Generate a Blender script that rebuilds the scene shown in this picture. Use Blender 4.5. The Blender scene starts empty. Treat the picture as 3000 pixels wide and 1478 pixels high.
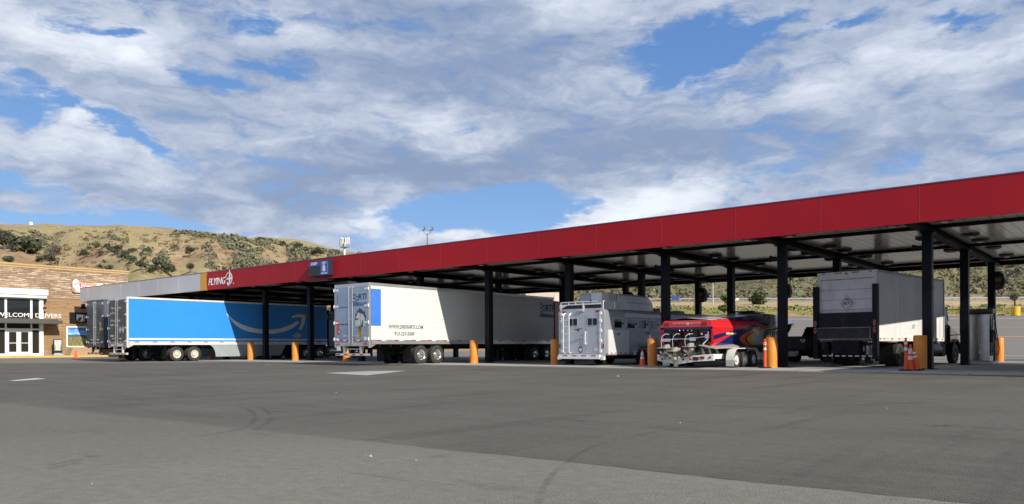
import bpy, bmesh, math, random
from mathutils import Vector, Matrix
random.seed(7)
SC = bpy.context.scene
COL = SC.collection
PI = math.pi
# ------------------------------------------------------------------ camera
FPX = 2278.0; TH = math.radians(39.83); CAMH = 0.97; CX, HY = 1500.0, 1014.0; ROLL = 0.0042
sT, cT = math.sin(TH), math.cos(TH)
FW = Vector((-sT, cT, 0)); RT = Vector((cT, sT, 0)); UP = Vector((0, 0, 1))
cax = RT*math.cos(ROLL) - UP*math.sin(ROLL)
cay = UP*math.cos(ROLL) + RT*math.sin(ROLL)
cd = bpy.data.cameras.new('camera'); cam = bpy.data.objects.new('camera', cd); COL.objects.link(cam)
M = Matrix.Identity(4)
for i in range(3):
    M[i][0] = cax[i]; M[i][1] = cay[i]; M[i][2] = -FW[i]
M[2][3] = CAMH
cam.matrix_world = M
cd.sensor_fit = 'HORIZONTAL'; cd.sensor_width = 36.0
cd.lens = FPX/3000*36; cd.shift_y = (HY-739)/3000
cd.clip_start = 0.1; cd.clip_end = 6000
SC.camera = cam
# ------------------------------------------------------------------ sun, sky, exposure
SUNV = Vector((1.0, -0.2, 0.60)).normalized()          # towards the sun
sd = bpy.data.lights.new('sun', 'SUN'); sd.energy = 4.6; sd.angle = math.radians(0.5); sd.color = (1.0, 0.93, 0.82)
so = bpy.data.objects.new('sun', sd); COL.objects.link(so)
so.rotation_euler = (-SUNV).to_track_quat('-Z', 'Y').to_euler(); so.location = (60, -20, 60)
vs = SC.view_settings
vs.view_transform = 'Standard'; vs.look = 'None'; vs.exposure = 0.25; vs.gamma = 1.0
try: vs.use_curve_mapping = False
except Exception: pass
wd = bpy.data.worlds.new('World'); SC.world = wd; wd.use_nodes = True

class NT:
    """short hand for building node trees"""
    def __init__(s, tree): s.t = tree
    def n(s, typ, **kw):
        x = s.t.nodes.new(typ)
        for k, v in kw.items(): setattr(x, k, v)
        return x
    def link(s, a, b): s.t.links.new(a, b)
    def put(s, sock, v):
        if v is None: return
        if isinstance(v, bpy.types.NodeSocket): s.link(v, sock)
        else: sock.default_value = v
    def m(s, op, a, b=None, c=None, clamp=False):
        x = s.n('ShaderNodeMath', operation=op, use_clamp=clamp)
        s.put(x.inputs[0], a); s.put(x.inputs[1], b); s.put(x.inputs[2], c)
        return x.outputs[0]
    def vm(s, op, a, b=None):
        x = s.n('ShaderNodeVectorMath', operation=op)
        s.put(x.inputs[0], a); s.put(x.inputs[1], b)
        return x.outputs['Value'] if op in ('DOT_PRODUCT', 'LENGTH') else x.outputs[0]
    def ss(s, v, lo, hi, a=0.0, b=1.0):
        x = s.n('ShaderNodeMapRange', interpolation_type='SMOOTHSTEP')
        s.put(x.inputs[0], v); s.put(x.inputs[1], lo); s.put(x.inputs[2], hi); s.put(x.inputs[3], a); s.put(x.inputs[4], b)
        return x.outputs[0]
    def mix(s, f, a, b, bt='MIX'):
        x = s.n('ShaderNodeMix', data_type='RGBA', blend_type=bt)
        s.put(x.inputs[0], f)
        for sk, v in ((x.inputs[6], a), (x.inputs[7], b)):
            if isinstance(v, (tuple, list)): v = (*v[:3], 1.0)
            s.put(sk, v)
        return x.outputs[2]
    def noise(s, vec, scale, detail=4, rough=0.55, dist=0.0, dim='3D'):
        x = s.n('ShaderNodeTexNoise', noise_dimensions=dim)
        s.put(x.inputs['Vector'], vec); x.inputs['Scale'].default_value = scale
        x.inputs['Detail'].default_value = detail; x.inputs['Roughness'].default_value = rough
        x.inputs['Distortion'].default_value = dist
        return x.outputs[0]
    def map(s, vec, scale=(1, 1, 1), loc=(0, 0, 0), rot=(0, 0, 0)):
        x = s.n('ShaderNodeMapping')
        s.put(x.inputs[0], vec); x.inputs[1].default_value = loc; x.inputs[2].default_value = rot; x.inputs[3].default_value = scale
        return x.outputs[0]
    def sep(s, vec):
        x = s.n('ShaderNodeSeparateXYZ'); s.put(x.inputs[0], vec); return x.outputs
    def comb(s, a, b, c):
        x = s.n('ShaderNodeCombineXYZ'); s.put(x.inputs[0], a); s.put(x.inputs[1], b); s.put(x.inputs[2], c); return x.outputs[0]

def build_world():
    T = NT(wd.node_tree); wd.node_tree.nodes.clear()
    out = T.n('ShaderNodeOutputWorld'); bg = T.n('ShaderNodeBackground'); bg.inputs[1].default_value = 0.1
    sky = T.n('ShaderNodeTexSky', sky_type='NISHITA', sun_disc=False)
    sky.sun_elevation = math.asin(SUNV.z); sky.sun_rotation = math.atan2(SUNV.x, SUNV.y)
    sky.altitude = 800; sky.air_density = 1.0; sky.dust_density = 0.6; sky.ozone_density = 2.2
    d = T.n('ShaderNodeTexCoord').outputs['Generated']
    dx, dy, dz = T.sep(d)
    # bearing (radians east of north) and elevation of the direction
    az = T.m('ARCTAN2', dx, dy); az = T.m('ADD', az, TH)      # measured from the bearing of the lot's axis
    el = T.m('ARCSINE', dz)
    den = T.m('ADD', T.m('MAXIMUM', dz, 0.0), 0.16)
    p = T.comb(T.m('DIVIDE', dx, den), T.m('DIVIDE', dy, den), 0.0)
    ang = T.comb(T.m('MULTIPLY', az, 1.0), T.m('MULTIPLY', el, 2.1), 0.3)
    warp = T.n('ShaderNodeTexNoise'); T.put(warp.inputs['Vector'], ang); warp.inputs['Scale'].default_value = 6.0; warp.inputs['Detail'].default_value = 8; warp.inputs['Roughness'].default_value = 0.6
    wv = T.vm('SCALE', T.vm('SUBTRACT', warp.outputs['Color'], (0.5, 0.5, 0.5))); wv.node.inputs['Scale'].default_value = 0.13
    q = T.vm('ADD', ang, wv)
    n1 = T.noise(q, 4.2, 6, 0.60)
    n2 = T.noise(T.map(q, scale=(1.0, 1.5, 1), loc=(3.1, 1.7, 0)), 9.0, 6, 0.62)
    n3 = T.noise(T.map(q, scale=(0.8, 1.4, 1), loc=(7.7, 4.2, 0)), 3.0, 4, 0.55)
    warp2 = T.n('ShaderNodeTexNoise'); T.put(warp2.inputs['Vector'], T.map(ang, scale=(1, 1.3, 1), loc=(2.2, 5.1, 0))); warp2.inputs['Scale'].default_value = 15.0; warp2.inputs['Detail'].default_value = 6; warp2.inputs['Roughness'].default_value = 0.62
    ws2 = T.sep(T.vm('SUBTRACT', warp2.outputs['Color'], (0.5, 0.5, 0.5)))
    wsep = T.sep(wv)
    azw = T.m('ADD', T.m('ADD', az, T.m('MULTIPLY', wsep[0], 0.8)), T.m('MULTIPLY', ws2[0], 0.085)); elw = T.m('ADD', T.m('ADD', el, T.m('MULTIPLY', wsep[1], 0.40)), T.m('MULTIPLY', ws2[1], 0.038))
    def blobs(lst):
        tot = None
        for (cx, cy, rx, ry, rot, w) in lst:
            a0 = math.atan((cx-CX)/FPX); e0 = math.atan((HY-cy)/FPX*math.cos(a0))
            k = math.cos(a0)/FPX
            A = T.m('SUBTRACT', azw, a0); E = T.m('SUBTRACT', elw, e0)
            c, s = math.cos(math.radians(rot)), math.sin(math.radians(rot))
            X = T.m('ADD', T.m('MULTIPLY', A, c/(rx*k)), T.m('MULTIPLY', E, s/(rx*k)))
            Y = T.m('ADD', T.m('MULTIPLY', A, -s/(ry*k)), T.m('MULTIPLY', E, c/(ry*k)))
            r2 = T.m('ADD', T.m('MULTIPLY', X, X), T.m('MULTIPLY', Y, Y))
            g = T.m('MULTIPLY', T.m('EXPONENT', T.m('MULTIPLY', r2, -0.9)), w)
            tot = g if tot is None else T.m('ADD', tot, g)
        return tot
    # openings in the cloud sheet (bearing, elevation, extents, tilt, weight)
    blue = blobs([(2040, 150, 135, 62, 12, 1.1), (2210, 112, 110, 28, 20, .8), (2480, 60, 70, 22, 8, .75), (2860, 55, 120, 28, -8, .7),
                  (1390, 612, 220, 52, 0, 1.15), (1590, 605, 160, 36, 3, .9), (1190, 650, 110, 34, 0, .6),
                  (120, 636, 380, 34, -3, 1.1), (560, 662, 170, 16, -8, .6), (350, 372, 200, 28, -24, .85), (60, 300, 110, 60, 0, .5),
                  (230, 75, 150, 16, -4, .6), (350, 100, 60, 20, 0, .35), (740, 75, 70, 26, 10, .55), (560, 215, 60, 20, 0, .42), (840, 205, 120, 11, -6, .4), (640, 235, 60, 24, 0, .5),
                  (2640, 490, 110, 34, 14, .38), (60, 530, 130, 26, -10, .4), (1010, 690, 120, 22, 0, .4), (150, 300, 60, 20, 0, .4), (1500, 560, 90, 20, 0, .3)])
    shade = blobs([(330, 215, 260, 55, -8, .5), (1600, 150, 420, 120, 0, .42), (1120, 215, 300, 60, 0, .25), (1150, 505, 330, 55, 0, .5), (2200, 430, 420, 70, -4, .4),
                   (1900, 420, 260, 60, 0, .35), (700, 560, 350, 50, -4, .3), (2950, 300, 250, 90, 0, .3), (1500, 480, 300, 40, 0, .25)])
    glow = blobs([(190, 130, 300, 60, -8, 1.0), (390, 120, 90, 50, 20, .5), (360, 450, 230, 60, -22, .7), (90, 420, 150, 80, 0, .5), (330, 527, 80, 16, 0, .6), (700, 560, 70, 30, 0, .4),
                  (1640, 30, 130, 60, 0, .6), (1820, 250, 170, 40, 12, .6), (2060, 215, 90, 50, 0, .7), (1290, 380, 240, 40, -10, .6), (2560, 140, 330, 70, 14, .6), (2860, 180, 200, 50, 0, .8),
                  (1890, 610, 260, 60, 12, 1.5), (1120, 610, 90, 50, 0, .8), (1330, 690, 170, 22, 0, .8), (1080, 660, 110, 40, 0, .7), (850, 110, 130, 60, 0, .4), (2330, 300, 200, 60, 0, .3)])
    n1c = T.m('MULTIPLY', T.m('SUBTRACT', n1, 0.5), 2.9)
    n2c = T.m('MULTIPLY', T.m('SUBTRACT', n2, 0.5), 2.9)
    n4 = T.noise(T.map(q, scale=(1.0, 1.25, 1), loc=(1.3, 9.2, 0)), 17.0, 6, 0.58, 0.6)
    puff = T.m('SUBTRACT', 0.13, T.m('ABSOLUTE', T.m('SUBTRACT', n4, 0.5)))
    cov = T.m('ADD', T.m('ADD', n1c, n2c), 0.86); cov = T.m('ADD', cov, T.m('MULTIPLY', T.m('SUBTRACT', n4, 0.5), 2.1))
    cov = T.m('SUBTRACT', cov, T.m('MULTIPLY', blue, 2.0))
    cov = T.m('ADD', cov, T.m('MULTIPLY', glow, 0.45))
    alpha = T.ss(cov, -0.35, 0.75)
    # brightness of the cloud: bright torn edges, grey undersides
    n3c = T.m('MULTIPLY', T.m('SUBTRACT', n3, 0.5), 2.2)
    lit = T.m('ADD', T.m('MULTIPLY', n2c, 0.34), T.m('MULTIPLY', n3c, 0.42))
    lit = T.m('ADD', lit, T.m('MULTIPLY', glow, 0.55)); lit = T.m('SUBTRACT', lit, T.m('MULTIPLY', shade, 0.66))
    lit = T.m('ADD', lit, T.m('MULTIPLY', T.m('SUBTRACT', n4, 0.5), 0.85)); lit = T.m('ADD', lit, 0.18)
    lit = T.ss(lit, -0.25, 1.15)
    cg = T.mix(lit, (2.3, 3.0, 4.5), (7.9, 8.35, 9.0))
    base = T.mix(T.ss(el, 0.0, 0.40), (2.45, 4.4, 7.6), (1.05, 2.4, 5.4))
    skyc = T.mix(0.8, sky.outputs[0], base)
    c = T.mix(alpha, skyc, cg)
    # lower half: dull ground glow only
    c = T.mix(T.ss(dz, -0.03, 0.0), (1.2, 1.2, 1.15), c)
    T.link(c, bg.inputs[0]); T.link(bg.outputs[0], out.inputs[0])
build_world()

# ------------------------------------------------------------------ helpers: pixels of the photograph to places
def ray(px, py): return FW + cax*((px-CX)/FPX) + cay*((HY-py)/FPX)
CP = Vector((0, 0, CAMH))
def atY(px, py, Y): r = ray(px, py); return CP + r*(Y/r.y)
def atX(px, py, X): r = ray(px, py); return CP + r*(X/r.x)
def atd(px, py, d): return CP + ray(px, py)*d
def gp(px, py, z=0.0): r = ray(px, py); return CP + r*((z-CAMH)/r.z)
def sstep(x, a, b):
    t = min(1, max(0, (x-a)/(b-a))); return t*t*(3-2*t)

# ------------------------------------------------------------------ helpers: objects
def tag(o, label=None, cat=None, group=None, kind=None):
    if label: o['label'] = label
    if cat: o['category'] = cat
    if group: o['group'] = group
    if kind: o['kind'] = kind
    return o
def thing(name, label, cat, loc=(0, 0, 0), rz=0.0, group=None):
    o = bpy.data.objects.new(name, None); COL.objects.link(o); o.empty_display_size = 0.3
    o.location = loc; o.rotation_euler = (0, 0, rz)
    return tag(o, label, cat, group)
def copy_tree(o, parent=None):
    c = o.copy(); COL.objects.link(c)
    if parent: c.parent = parent
    for ch in [x for x in ALL if x.parent == o]: copy_tree(ch, c)
    return c
ALL = []
def link(name, me, mats, parent=None, smooth=None, bevel=0.0):
    if not isinstance(mats, (list, tuple)): mats = [mats]
    for m in mats: me.materials.append(m)
    o = bpy.data.objects.new(name, me); COL.objects.link(o); ALL.append(o)
    if parent: o.parent = parent
    if smooth is not None:
        me.polygons.foreach_set('use_smooth', [True]*len(me.polygons))
        try: me.set_sharp_from_angle(angle=math.radians(smooth))
        except Exception: pass
    if bevel:
        b = o.modifiers.new('bevel', 'BEVEL'); b.width = bevel; b.segments = 2; b.limit_method = 'ANGLE'
    return o
class MB:
    def __init__(s): s.v = []; s.f = []; s.mi = []; s.m = 0
    def add(s, vs, fs):
        n = len(s.v); s.v += [tuple(v) for v in vs]
        for f in fs: s.f.append([i+n for i in f]); s.mi.append(s.m)
        return s
    def box(s, x0, x1, y0, y1, z0, z1):
        vs = [(x, y, z) for z in (z0, z1) for y in (y0, y1) for x in (x0, x1)]
        return s.add(vs, [(0, 2, 3, 1), (4, 5, 7, 6), (0, 1, 5, 4), (2, 6, 7, 3), (0, 4, 6, 2), (1, 3, 7, 5)])
    def bar(s, p0, p1, w, h, up=(0, 0, 1)):
        p0, p1 = Vector(p0), Vector(p1); d = (p1-p0).normalized(); u = Vector(up)
        if abs(d.dot(u)) > .98: u = Vector((0, 1, 0))
        r = d.cross(u).normalized(); u = r.cross(d).normalized()
        vs = []
        for p in (p0, p1):
            for a, b in ((-1, -1), (1, -1), (1, 1), (-1, 1)): vs.append(p + r*(a*w/2) + u*(b*h/2))
        return s.add(vs, [(0, 1, 2, 3), (7, 6, 5, 4), (0, 4, 5, 1), (1, 5, 6, 2), (2, 6, 7, 3), (3, 7, 4, 0)])
    def cyl(s, p0, p1, r0, r1=None, n=12, caps=True):
        if r1 is None: r1 = r0
        p0, p1 = Vector(p0), Vector(p1); d = (p1-p0).normalized()
        a = Vector((0, 0, 1)) if abs(d.z) < .9 else Vector((1, 0, 0))
        r = d.cross(a).normalized(); u = r.cross(d)
        vs = []
        for p, q in ((p0, r0), (p1, r1)):
            for i in range(n):
                t = 2*PI*i/n; vs.append(p + r*(q*math.cos(t)) + u*(q*math.sin(t)))
        fs = [(i, (i+1) % n, n+(i+1) % n, n+i) for i in range(n)]
        if caps: fs += [tuple(range(n))[::-1], tuple(range(n, 2*n))]
        return s.add(vs, fs)
    def tube(s, pts, r, n=8):
        for a, b in zip(pts[:-1], pts[1:]): s.cyl(a, b, r, r, n)
        return s
    def lathe(s, prof, c, axis='Z', n=24):
        """prof: (radius, along the axis)"""
        c = Vector(c); vs = []
        for r, h in prof:
            for i in range(n):
                t = 2*PI*i/n; a, b = r*math.cos(t), r*math.sin(t)
                vs.append(c + (Vector((a, b, h)) if axis == 'Z' else Vector((h, a, b)) if axis == 'X' else Vector((a, h, b))))
        fs = []
        for k in range(len(prof)-1):
            for i in range(n):
                j = (i+1) % n; fs.append((k*n+i, k*n+j, (k+1)*n+j, (k+1)*n+i))
        return s.add(vs, fs)
    def prism(s, poly, axis, a0, a1):
        """closed polygon extruded along an axis; poly is in the other two axes, in x,y,z order"""
        n = len(poly)
        def P(p, a):
            return (a, p[0], p[1]) if axis == 'X' else (p[0], a, p[1]) if axis == 'Y' else (p[0], p[1], a)
        vs = [P(p, a0) for p in poly] + [P(p, a1) for p in poly]
        fs = [tuple(range(n)), tuple(range(2*n-1, n-1, -1))] + [(i, n+i, n+(i+1) % n, (i+1) % n) for i in range(n)]
        return s.add(vs, fs)
    def quad(s, a, b, c, d): return s.add([a, b, c, d], [(0, 1, 2, 3)])
    def build(s, name, mats, parent=None, smooth=None, bevel=0.0, fix=True):
        me = bpy.data.meshes.new(name); me.from_pydata(s.v, [], s.f); me.update()
        if any(s.mi): me.polygons.foreach_set('material_index', s.mi)
        if fix:
            bm = bmesh.new(); bm.from_mesh(me); bmesh.ops.recalc_face_normals(bm, faces=bm.faces); bm.to_mesh(me); bm.free()
        return link(name, me, mats, parent, smooth, bevel)
def ROTF(nrm):
    """text/flat art frame: x to the reader's right, y up, facing nrm"""
    return {'-Y': Matrix(((1, 0, 0), (0, 0, -1), (0, 1, 0))), '+X': Matrix(((0, 0, 1), (1, 0, 0), (0, 1, 0)))}[nrm].to_4x4()
def text(name, body, size, m, parent, pos, facing='-Y', width=None, bold=0.0, extrude=0.004, shear=0.0, align='CENTER', space=1.0, vert=False):
    cu = bpy.data.curves.new('txt', 'FONT'); cu.body = body; cu.size = size; cu.offset = bold*size; cu.extrude = extrude; cu.shear = shear
    cu.align_x = align; cu.align_y = 'CENTER'; cu.space_character = space; cu.resolution_u = 3
    if vert: cu.space_line = 0.8
    tmp = bpy.data.objects.new('txt', cu); COL.objects.link(tmp)
    dg = bpy.context.evaluated_depsgraph_get(); me = bpy.data.meshes.new_from_object(tmp.evaluated_get(dg))
    bpy.data.objects.remove(tmp); bpy.data.curves.remove(cu)
    xs = [v.co.x for v in me.vertices]
    sx = 1.0
    if width and xs: sx = width/(max(xs)-min(xs))
    me.transform(Matrix.Translation(pos) @ ROTF(facing) @ Matrix.Diagonal((sx, 1, 1, 1)))
    me.name = name
    me.materials.clear()
    return link(name, me, m, parent)
def art(name, polys, m, parent, pos, facing='-Y', t=0.004):
    """flat marks: polygons (x to the right, y up) extruded by t"""
    mb = MB()
    for i, p in enumerate(polys): mb.prism(p, 'Z', 0.0, t+(i % 7)*0.0007)
    v = Matrix.Translation(pos) @ ROTF(facing)
    mb.v = [tuple(v @ Vector(q)) for q in mb.v]
    return mb.build(name, m, parent)
def ringpoly(r0, r1, a0, a1, n=20, sx=1.0):
    o = [(r1*math.cos(a0+(a1-a0)*i/n)*sx, r1*math.sin(a0+(a1-a0)*i/n)) for i in range(n+1)]
    i_ = [(r0*math.cos(a0+(a1-a0)*i/n)*sx, r0*math.sin(a0+(a1-a0)*i/n)) for i in range(n, -1, -1)]
    return [[o[k], o[k+1], i_[n-k-1], i_[n-k]] for k in range(n)]

# ------------------------------------------------------------------ materials
MATS = {}
def pm(name, col, rough=0.5, metal=0.0, var=0.08, scale=2.0, bump=0.0, dirt=0.0, dirtcol=(0.09, 0.08, 0.07), spec=0.5, coat=0.0, emit=None, alpha=None, streak=None):
    if name in MATS: return MATS[name]
    m = bpy.data.materials.new(name); m.use_nodes = True; T = NT(m.node_tree)
    b = m.node_tree.nodes['Principled BSDF']
    co = T.n('ShaderNodeTexCoord').outputs['Object']
    n = T.noise(co, scale, 6, 0.6)
    lo = tuple(c*(1-var) for c in col); hi = tuple(min(1, c*(1+var)) for c in col)
    c = T.mix(T.ss(n, 0.3, 0.7), lo, hi)
    if dirt:
        n2 = T.noise(T.map(co, scale=streak or (1, 1, .35), loc=(5, 3, 1)), scale*1.7, 8, 0.65)
        c = T.mix(T.m('MULTIPLY', T.ss(n2, 0.48, 0.78), dirt), c, dirtcol)
    T.link(c, b.inputs['Base Color'])
    T.put(b.inputs['Roughness'], T.ss(T.noise(co, scale*3, 4), 0.2, 0.8, max(0.02, rough*0.85), min(1, rough*1.15)))
    b.inputs['Metallic'].default_value = metal
    b.inputs['Specular IOR Level'].default_value = spec
    if coat: b.inputs['Coat Weight'].default_value = coat; b.inputs['Coat Roughness'].default_value = 0.06
    if bump:
        bp = T.n('ShaderNodeBump'); bp.inputs['Strength'].default_value = bump; bp.inputs['Distance'].default_value = 0.02
        T.link(T.noise(co, scale*12, 6, 0.6), bp.inputs['Height']); T.link(bp.outputs[0], b.inputs['Normal'])
    if emit:
        b.inputs['Emission Color'].default_value = (*col, 1); b.inputs['Emission Strength'].default_value = emit
    MATS[name] = m
    return m
white_paint = pm('white_paint', (.78, .78, .75), .35, var=.03, dirt=.12)
trailer_white = pm('trailer_white', (.74, .74, .71), .38, var=.03, dirt=.10, scale=.8)
silver = pm('silver_metal', (.62, .62, .60), .35, .7, var=.08)
galv = pm('galvanised', (.50, .51, .52), .5, .5, var=.15, scale=8)
chrome = pm('chrome', (.8, .8, .8), .12, 1.0, var=.02)
rubber = pm('tyre_rubber', (.030, .029, .028), .8, var=.25, scale=6, dirt=.3, dirtcol=(.09, .085, .075))
black_paint = pm('black_paint', (.008, .009, .012), .5, var=.2, spec=.2)
black_plastic = pm('black_plastic', (.012, .012, .013), .6, var=.2, spec=.25)
dark_steel = pm('dark_steel', (.016, .0155, .015), .7, 0, var=.35, scale=5, dirt=.4, dirtcol=(.035, .03, .027), spec=.2)
col_paint = pm('column_paint', (.0045, .006, .011), .42, var=.2, dirt=.15, dirtcol=(.014, .014, .016), spec=.16)
beam_paint = pm('beam_paint', (.004, .004, .0045), .6, var=.2, spec=.08)
yellow_steel = pm('bollard_yellow', (.70, .25, .03), .45, var=.10, dirt=.45, dirtcol=(.26, .13, .035), scale=3.5, streak=(1.6, 1.6, .5))
red_lens = pm('red_lens', (.30, .012, .012), .2, var=.1)
red_tape = pm('red_tape', (.42, .03, .03), .4, var=.1)
white_tape = pm('white_tape', (.72, .72, .70), .4, var=.05)
amber_lens = pm('amber_lens', (.7, .28, .03), .2, var=.1)
orange_cone = pm('cone_orange', (.80, .10, .018), .5, var=.08, dirt=.15)
ink = pm('ink_black', (.020, .020, .022), .5, var=.1)
ink_grey = pm('ink_grey', (.10, .11, .13), .5, var=.1)
def glass_dark(name='dark_glass', col=(.006, .007, .008), rough=.08):
    return pm(name, col, rough, var=.05, spec=.5)
dglass = glass_dark()
# ------------------------------------------------------------------ terrain
def ld(x, y): return (cT*x + sT*y, -sT*x + cT*y)        # (across, away) along the camera's bearing
def xy(l, d): return (cT*l - sT*d, sT*l + cT*d)
LOT_END = 122.0
def gz(l, d):
    x, y = xy(l, d)
    z = 0.12*sstep(-x, 58, 77)*(1-sstep(l, -10, 5))
    z += 0.076*max(0.0, d-50.5)*sstep(l, 0, 18)
    return z
RIDGE = [(-1500, 700), (-600, 668), (0, 657), (90, 657), (350, 662), (520, 672), (690, 692), (760, 698), (880, 711), (960, 727), (1040, 746), (1300, 792), (1600, 805), (1900, 765), (2300, 730), (3000, 700), (4500, 700)]
def lerp_tab(t, x):
    if x <= t[0][0]: return t[0][1]
    for (a, b), (c, e) in zip(t[:-1], t[1:]):
        if x <= c: return b+(e-b)*(x-a)/(c-a)
    return t[-1][1]
def vn(x, y, s=0):
    """cheap smooth value noise"""
    xi, yi = math.floor(x), math.floor(y); fx, fy = x-xi, y-yi
    fx = fx*fx*(3-2*fx); fy = fy*fy*(3-2*fy)
    def h(a, b):
        v = math.sin(a*127.1+b*311.7+s*74.7)*43758.5453; return v-math.floor(v)
    return (h(xi, yi)*(1-fx)+h(xi+1, yi)*fx)*(1-fy)+(h(xi, yi+1)*(1-fx)+h(xi+1, yi+1)*fx)*fy
def hz(l, d):
    """height of the hills"""
    px = CX + FPX*l/d
    g0 = gz(l, min(d, LOT_END))
    side = sstep(px, 900, 1900)                     # 0 on the left hill, 1 on the right
    dr = 430 + 60*vn(px/500, 3.3) - 20
    zr = CAMH + (HY + .0042*(CX-px) - lerp_tab(RIDGE, px))*dr/FPX
    d0 = LOT_END + side*88
    zb = g0 + side*(0.076*(min(d, 165)-LOT_END) + 0.095*max(0.0, min(d, 210)-165))
    t = (d-d0)/(dr-d0)
    if t <= 0: return zb
    base = zb if side > 0 else g0
    if t < 1: S = (math.sin((t-.5)*PI)*.5+.5)*.45 + .55*t**1.05
    else: S = 1 - .35*(t-1)**1.3
    z = base + (zr-base)*S
    w = max(0, min(t, 1))*(1-min(1, max(0, t)))*4
    gul = (vn(px/170+d/160, d/260, 1)-.5)*17 + (vn(px/70-d/120, d/90, 2)-.5)*7 + (vn(px/28, d/30, 5)-.5)*2.2
    z += gul*w*(.8 if side < .5 else .7)
    z += (vn(px/33, d/40, 4)-.5)*1.4*min(1, t*4)
    return z
def wpt(l, d, z): x, y = xy(l, d); return (x, y, z)
def sheet(name, ls_of, ds, zf, m):
    mb = MB(); rows = []
    for d in ds:
        rows.append([wpt(l, d, zf(l, d)) for l in ls_of(d)])
    n = len(rows[0]); mb.v = [p for r in rows for p in r]
    for i in range(len(rows)-1):
        for j in range(n-1):
            mb.f.append((i*n+j, i*n+j+1, (i+1)*n+j+1, (i+1)*n+j))
    mb.mi = [0]*len(mb.f)
    return mb.build(name, m, smooth=60, fix=False)

def asphalt_mat():
    m = bpy.data.materials.new('asphalt'); m.use_nodes = True; T = NT(m.node_tree); b = m.node_tree.nodes['Principled BSDF']
    P = T.n('ShaderNodeNewGeometry').outputs['Position']
    al = T.vm('DOT_PRODUCT', P, (cT, sT, 0)); aw = T.vm('DOT_PRODUCT', P, (-sT, cT, 0))
    wig = T.noise(P, 0.55, 4, 0.5)
    g = T.m('ADD', T.m('SUBTRACT', aw, 6.82), T.m('MULTIPLY', al, 0.765))
    g = T.m('ADD', g, T.m('MULTIPLY', T.m('SUBTRACT', wig, 0.5), 0.5))
    old = T.ss(g, T.ss(al, -6.0, 2.0, -0.30, -0.02), T.ss(al, -6.0, 2.0, 0.30, 0.03))                       # 0: old pavement near the camera, 1: newer sheet
    fine = T.noise(P, 75.0, 3, 0.7); mid = T.noise(P, 9.0, 6, 0.6); big = T.noise(P, 0.35, 5, 0.55)
    vor = T.n('ShaderNodeTexVoronoi'); T.put(vor.inputs['Vector'], P); vor.inputs['Scale'].default_value = 70.0
    streak = T.noise(T.map(P, scale=(0.10, 0.9, 1), rot=(0, 0, math.radians(-12))), 1.6, 6, 0.6)
    streak2 = T.noise(T.map(P, scale=(0.5, 0.035, 1), rot=(0, 0, math.radians(0))), 2.0, 4, 0.6)
    cn = T.mix(T.ss(streak, 0.25, 0.75), (.084, .079, .071), (.112, .106, .096))
    cn = T.mix(T.ss(big, 0.35, 0.7), cn, (.118, .112, .102)); 
    cn = T.mix(T.m('MULTIPLY', T.ss(streak2, 0.52, 0.72), 0.55), cn, (.060, .057, .053))
    co = T.mix(T.ss(big, 0.3, 0.75), (.170, .167, .150), (.205, .202, .184))
    co = T.mix(T.ss(aw, 5.2, 9.5), co, (.140, .137, .124))
    co = T.mix(T.m('MULTIPLY', T.ss(streak, 0.55, 0.8), 0.3), co, (.15, .148, .135))
    c = T.mix(old, co, cn)
    dl = T.m('SUBTRACT', 1.0, T.ss(T.m('ABSOLUTE', T.m('ADD', g, -0.02)), 0.0, 0.035))
    dl = T.m('MULTIPLY', dl, T.m('MULTIPLY', T.ss(al, -2.5, 0.8), T.ss(T.noise(P, 3.0, 3), 0.35, 0.6)))
    c = T.mix(T.m('MULTIPLY', dl, 0.8), c, (.03, .03, .03))
    c = T.mix(T.ss(aw, 47.5, 51.0), c, T.mix(T.ss(streak, .3, .7), (.165, .158, .150), (.20, .193, .184)))
    c = T.mix(1.0, c, (1.03, .99, .91), 'MULTIPLY')
    # aggregate
    agg = T.m('ADD', T.m('MULTIPLY', T.m('SUBTRACT', fine, 0.5), 0.9), T.m('MULTIPLY', T.m('SUBTRACT', mid, 0.5), 0.5))
    k = T.m('ADD', 1.0, T.m('MULTIPLY', agg, T.ss(aw, 4.0, 40.0, 1.25, 0.7)))
    c = T.mix(1.0, c, T.comb(k, k, k), 'MULTIPLY')
    stone = T.m('MULTIPLY', T.ss(vor.outputs['Distance'], 0.16, 0.0), T.ss(T.noise(P, 31.0, 2), 0.56, 0.66))
    c = T.mix(T.m('MULTIPLY', stone, 0.55), c, (.40, .40, .37))
    sc = T.noise(T.map(P, rot=(0, 0, -TH), scale=(.22, 2.4, 1)), 1.25, 5, .62)
    c = T.mix(T.m('MULTIPLY', T.ss(sc, .60, .74), .42), c, (.055, .052, .048))
    sc2 = T.noise(T.map(P, rot=(0, 0, -TH+.12), scale=(.30, 3.0, 1), loc=(9, 4, 0)), .9, 5, .6)
    c = T.mix(T.m('MULTIPLY', T.ss(sc2, .58, .76), .28), c, (.19, .185, .172))
    # oil drips and dark patches
    spot = T.ss(T.noise(T.map(P, scale=(.5, 1, 1)), 0.9, 5, 0.62), 0.61, 0.74)
    c = T.mix(T.m('MULTIPLY', spot, 0.45), c, (.06, .058, .055))
    T.link(c, b.inputs['Base Color']); b.inputs['Roughness'].default_value = .88; b.inputs['Specular IOR Level'].default_value = .3
    bp = T.n('ShaderNodeBump'); bp.inputs['Strength'].default_value = .55; bp.inputs['Distance'].default_value = .01
    T.link(T.m('ADD', fine, T.m('MULTIPLY', vor.outputs['Distance'], 0.8)), bp.inputs['Height']); T.link(bp.outputs[0], b.inputs['Normal'])
    return m
asph = asphalt_mat()
dsl = [-60, -30, -10, 0, 2, 4, 6, 8, 10, 13, 16, 20, 25, 30, 36, 42, 47, 49, 50, 51] + [51+2*i for i in range(1, 35)] + [LOT_END]
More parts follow.
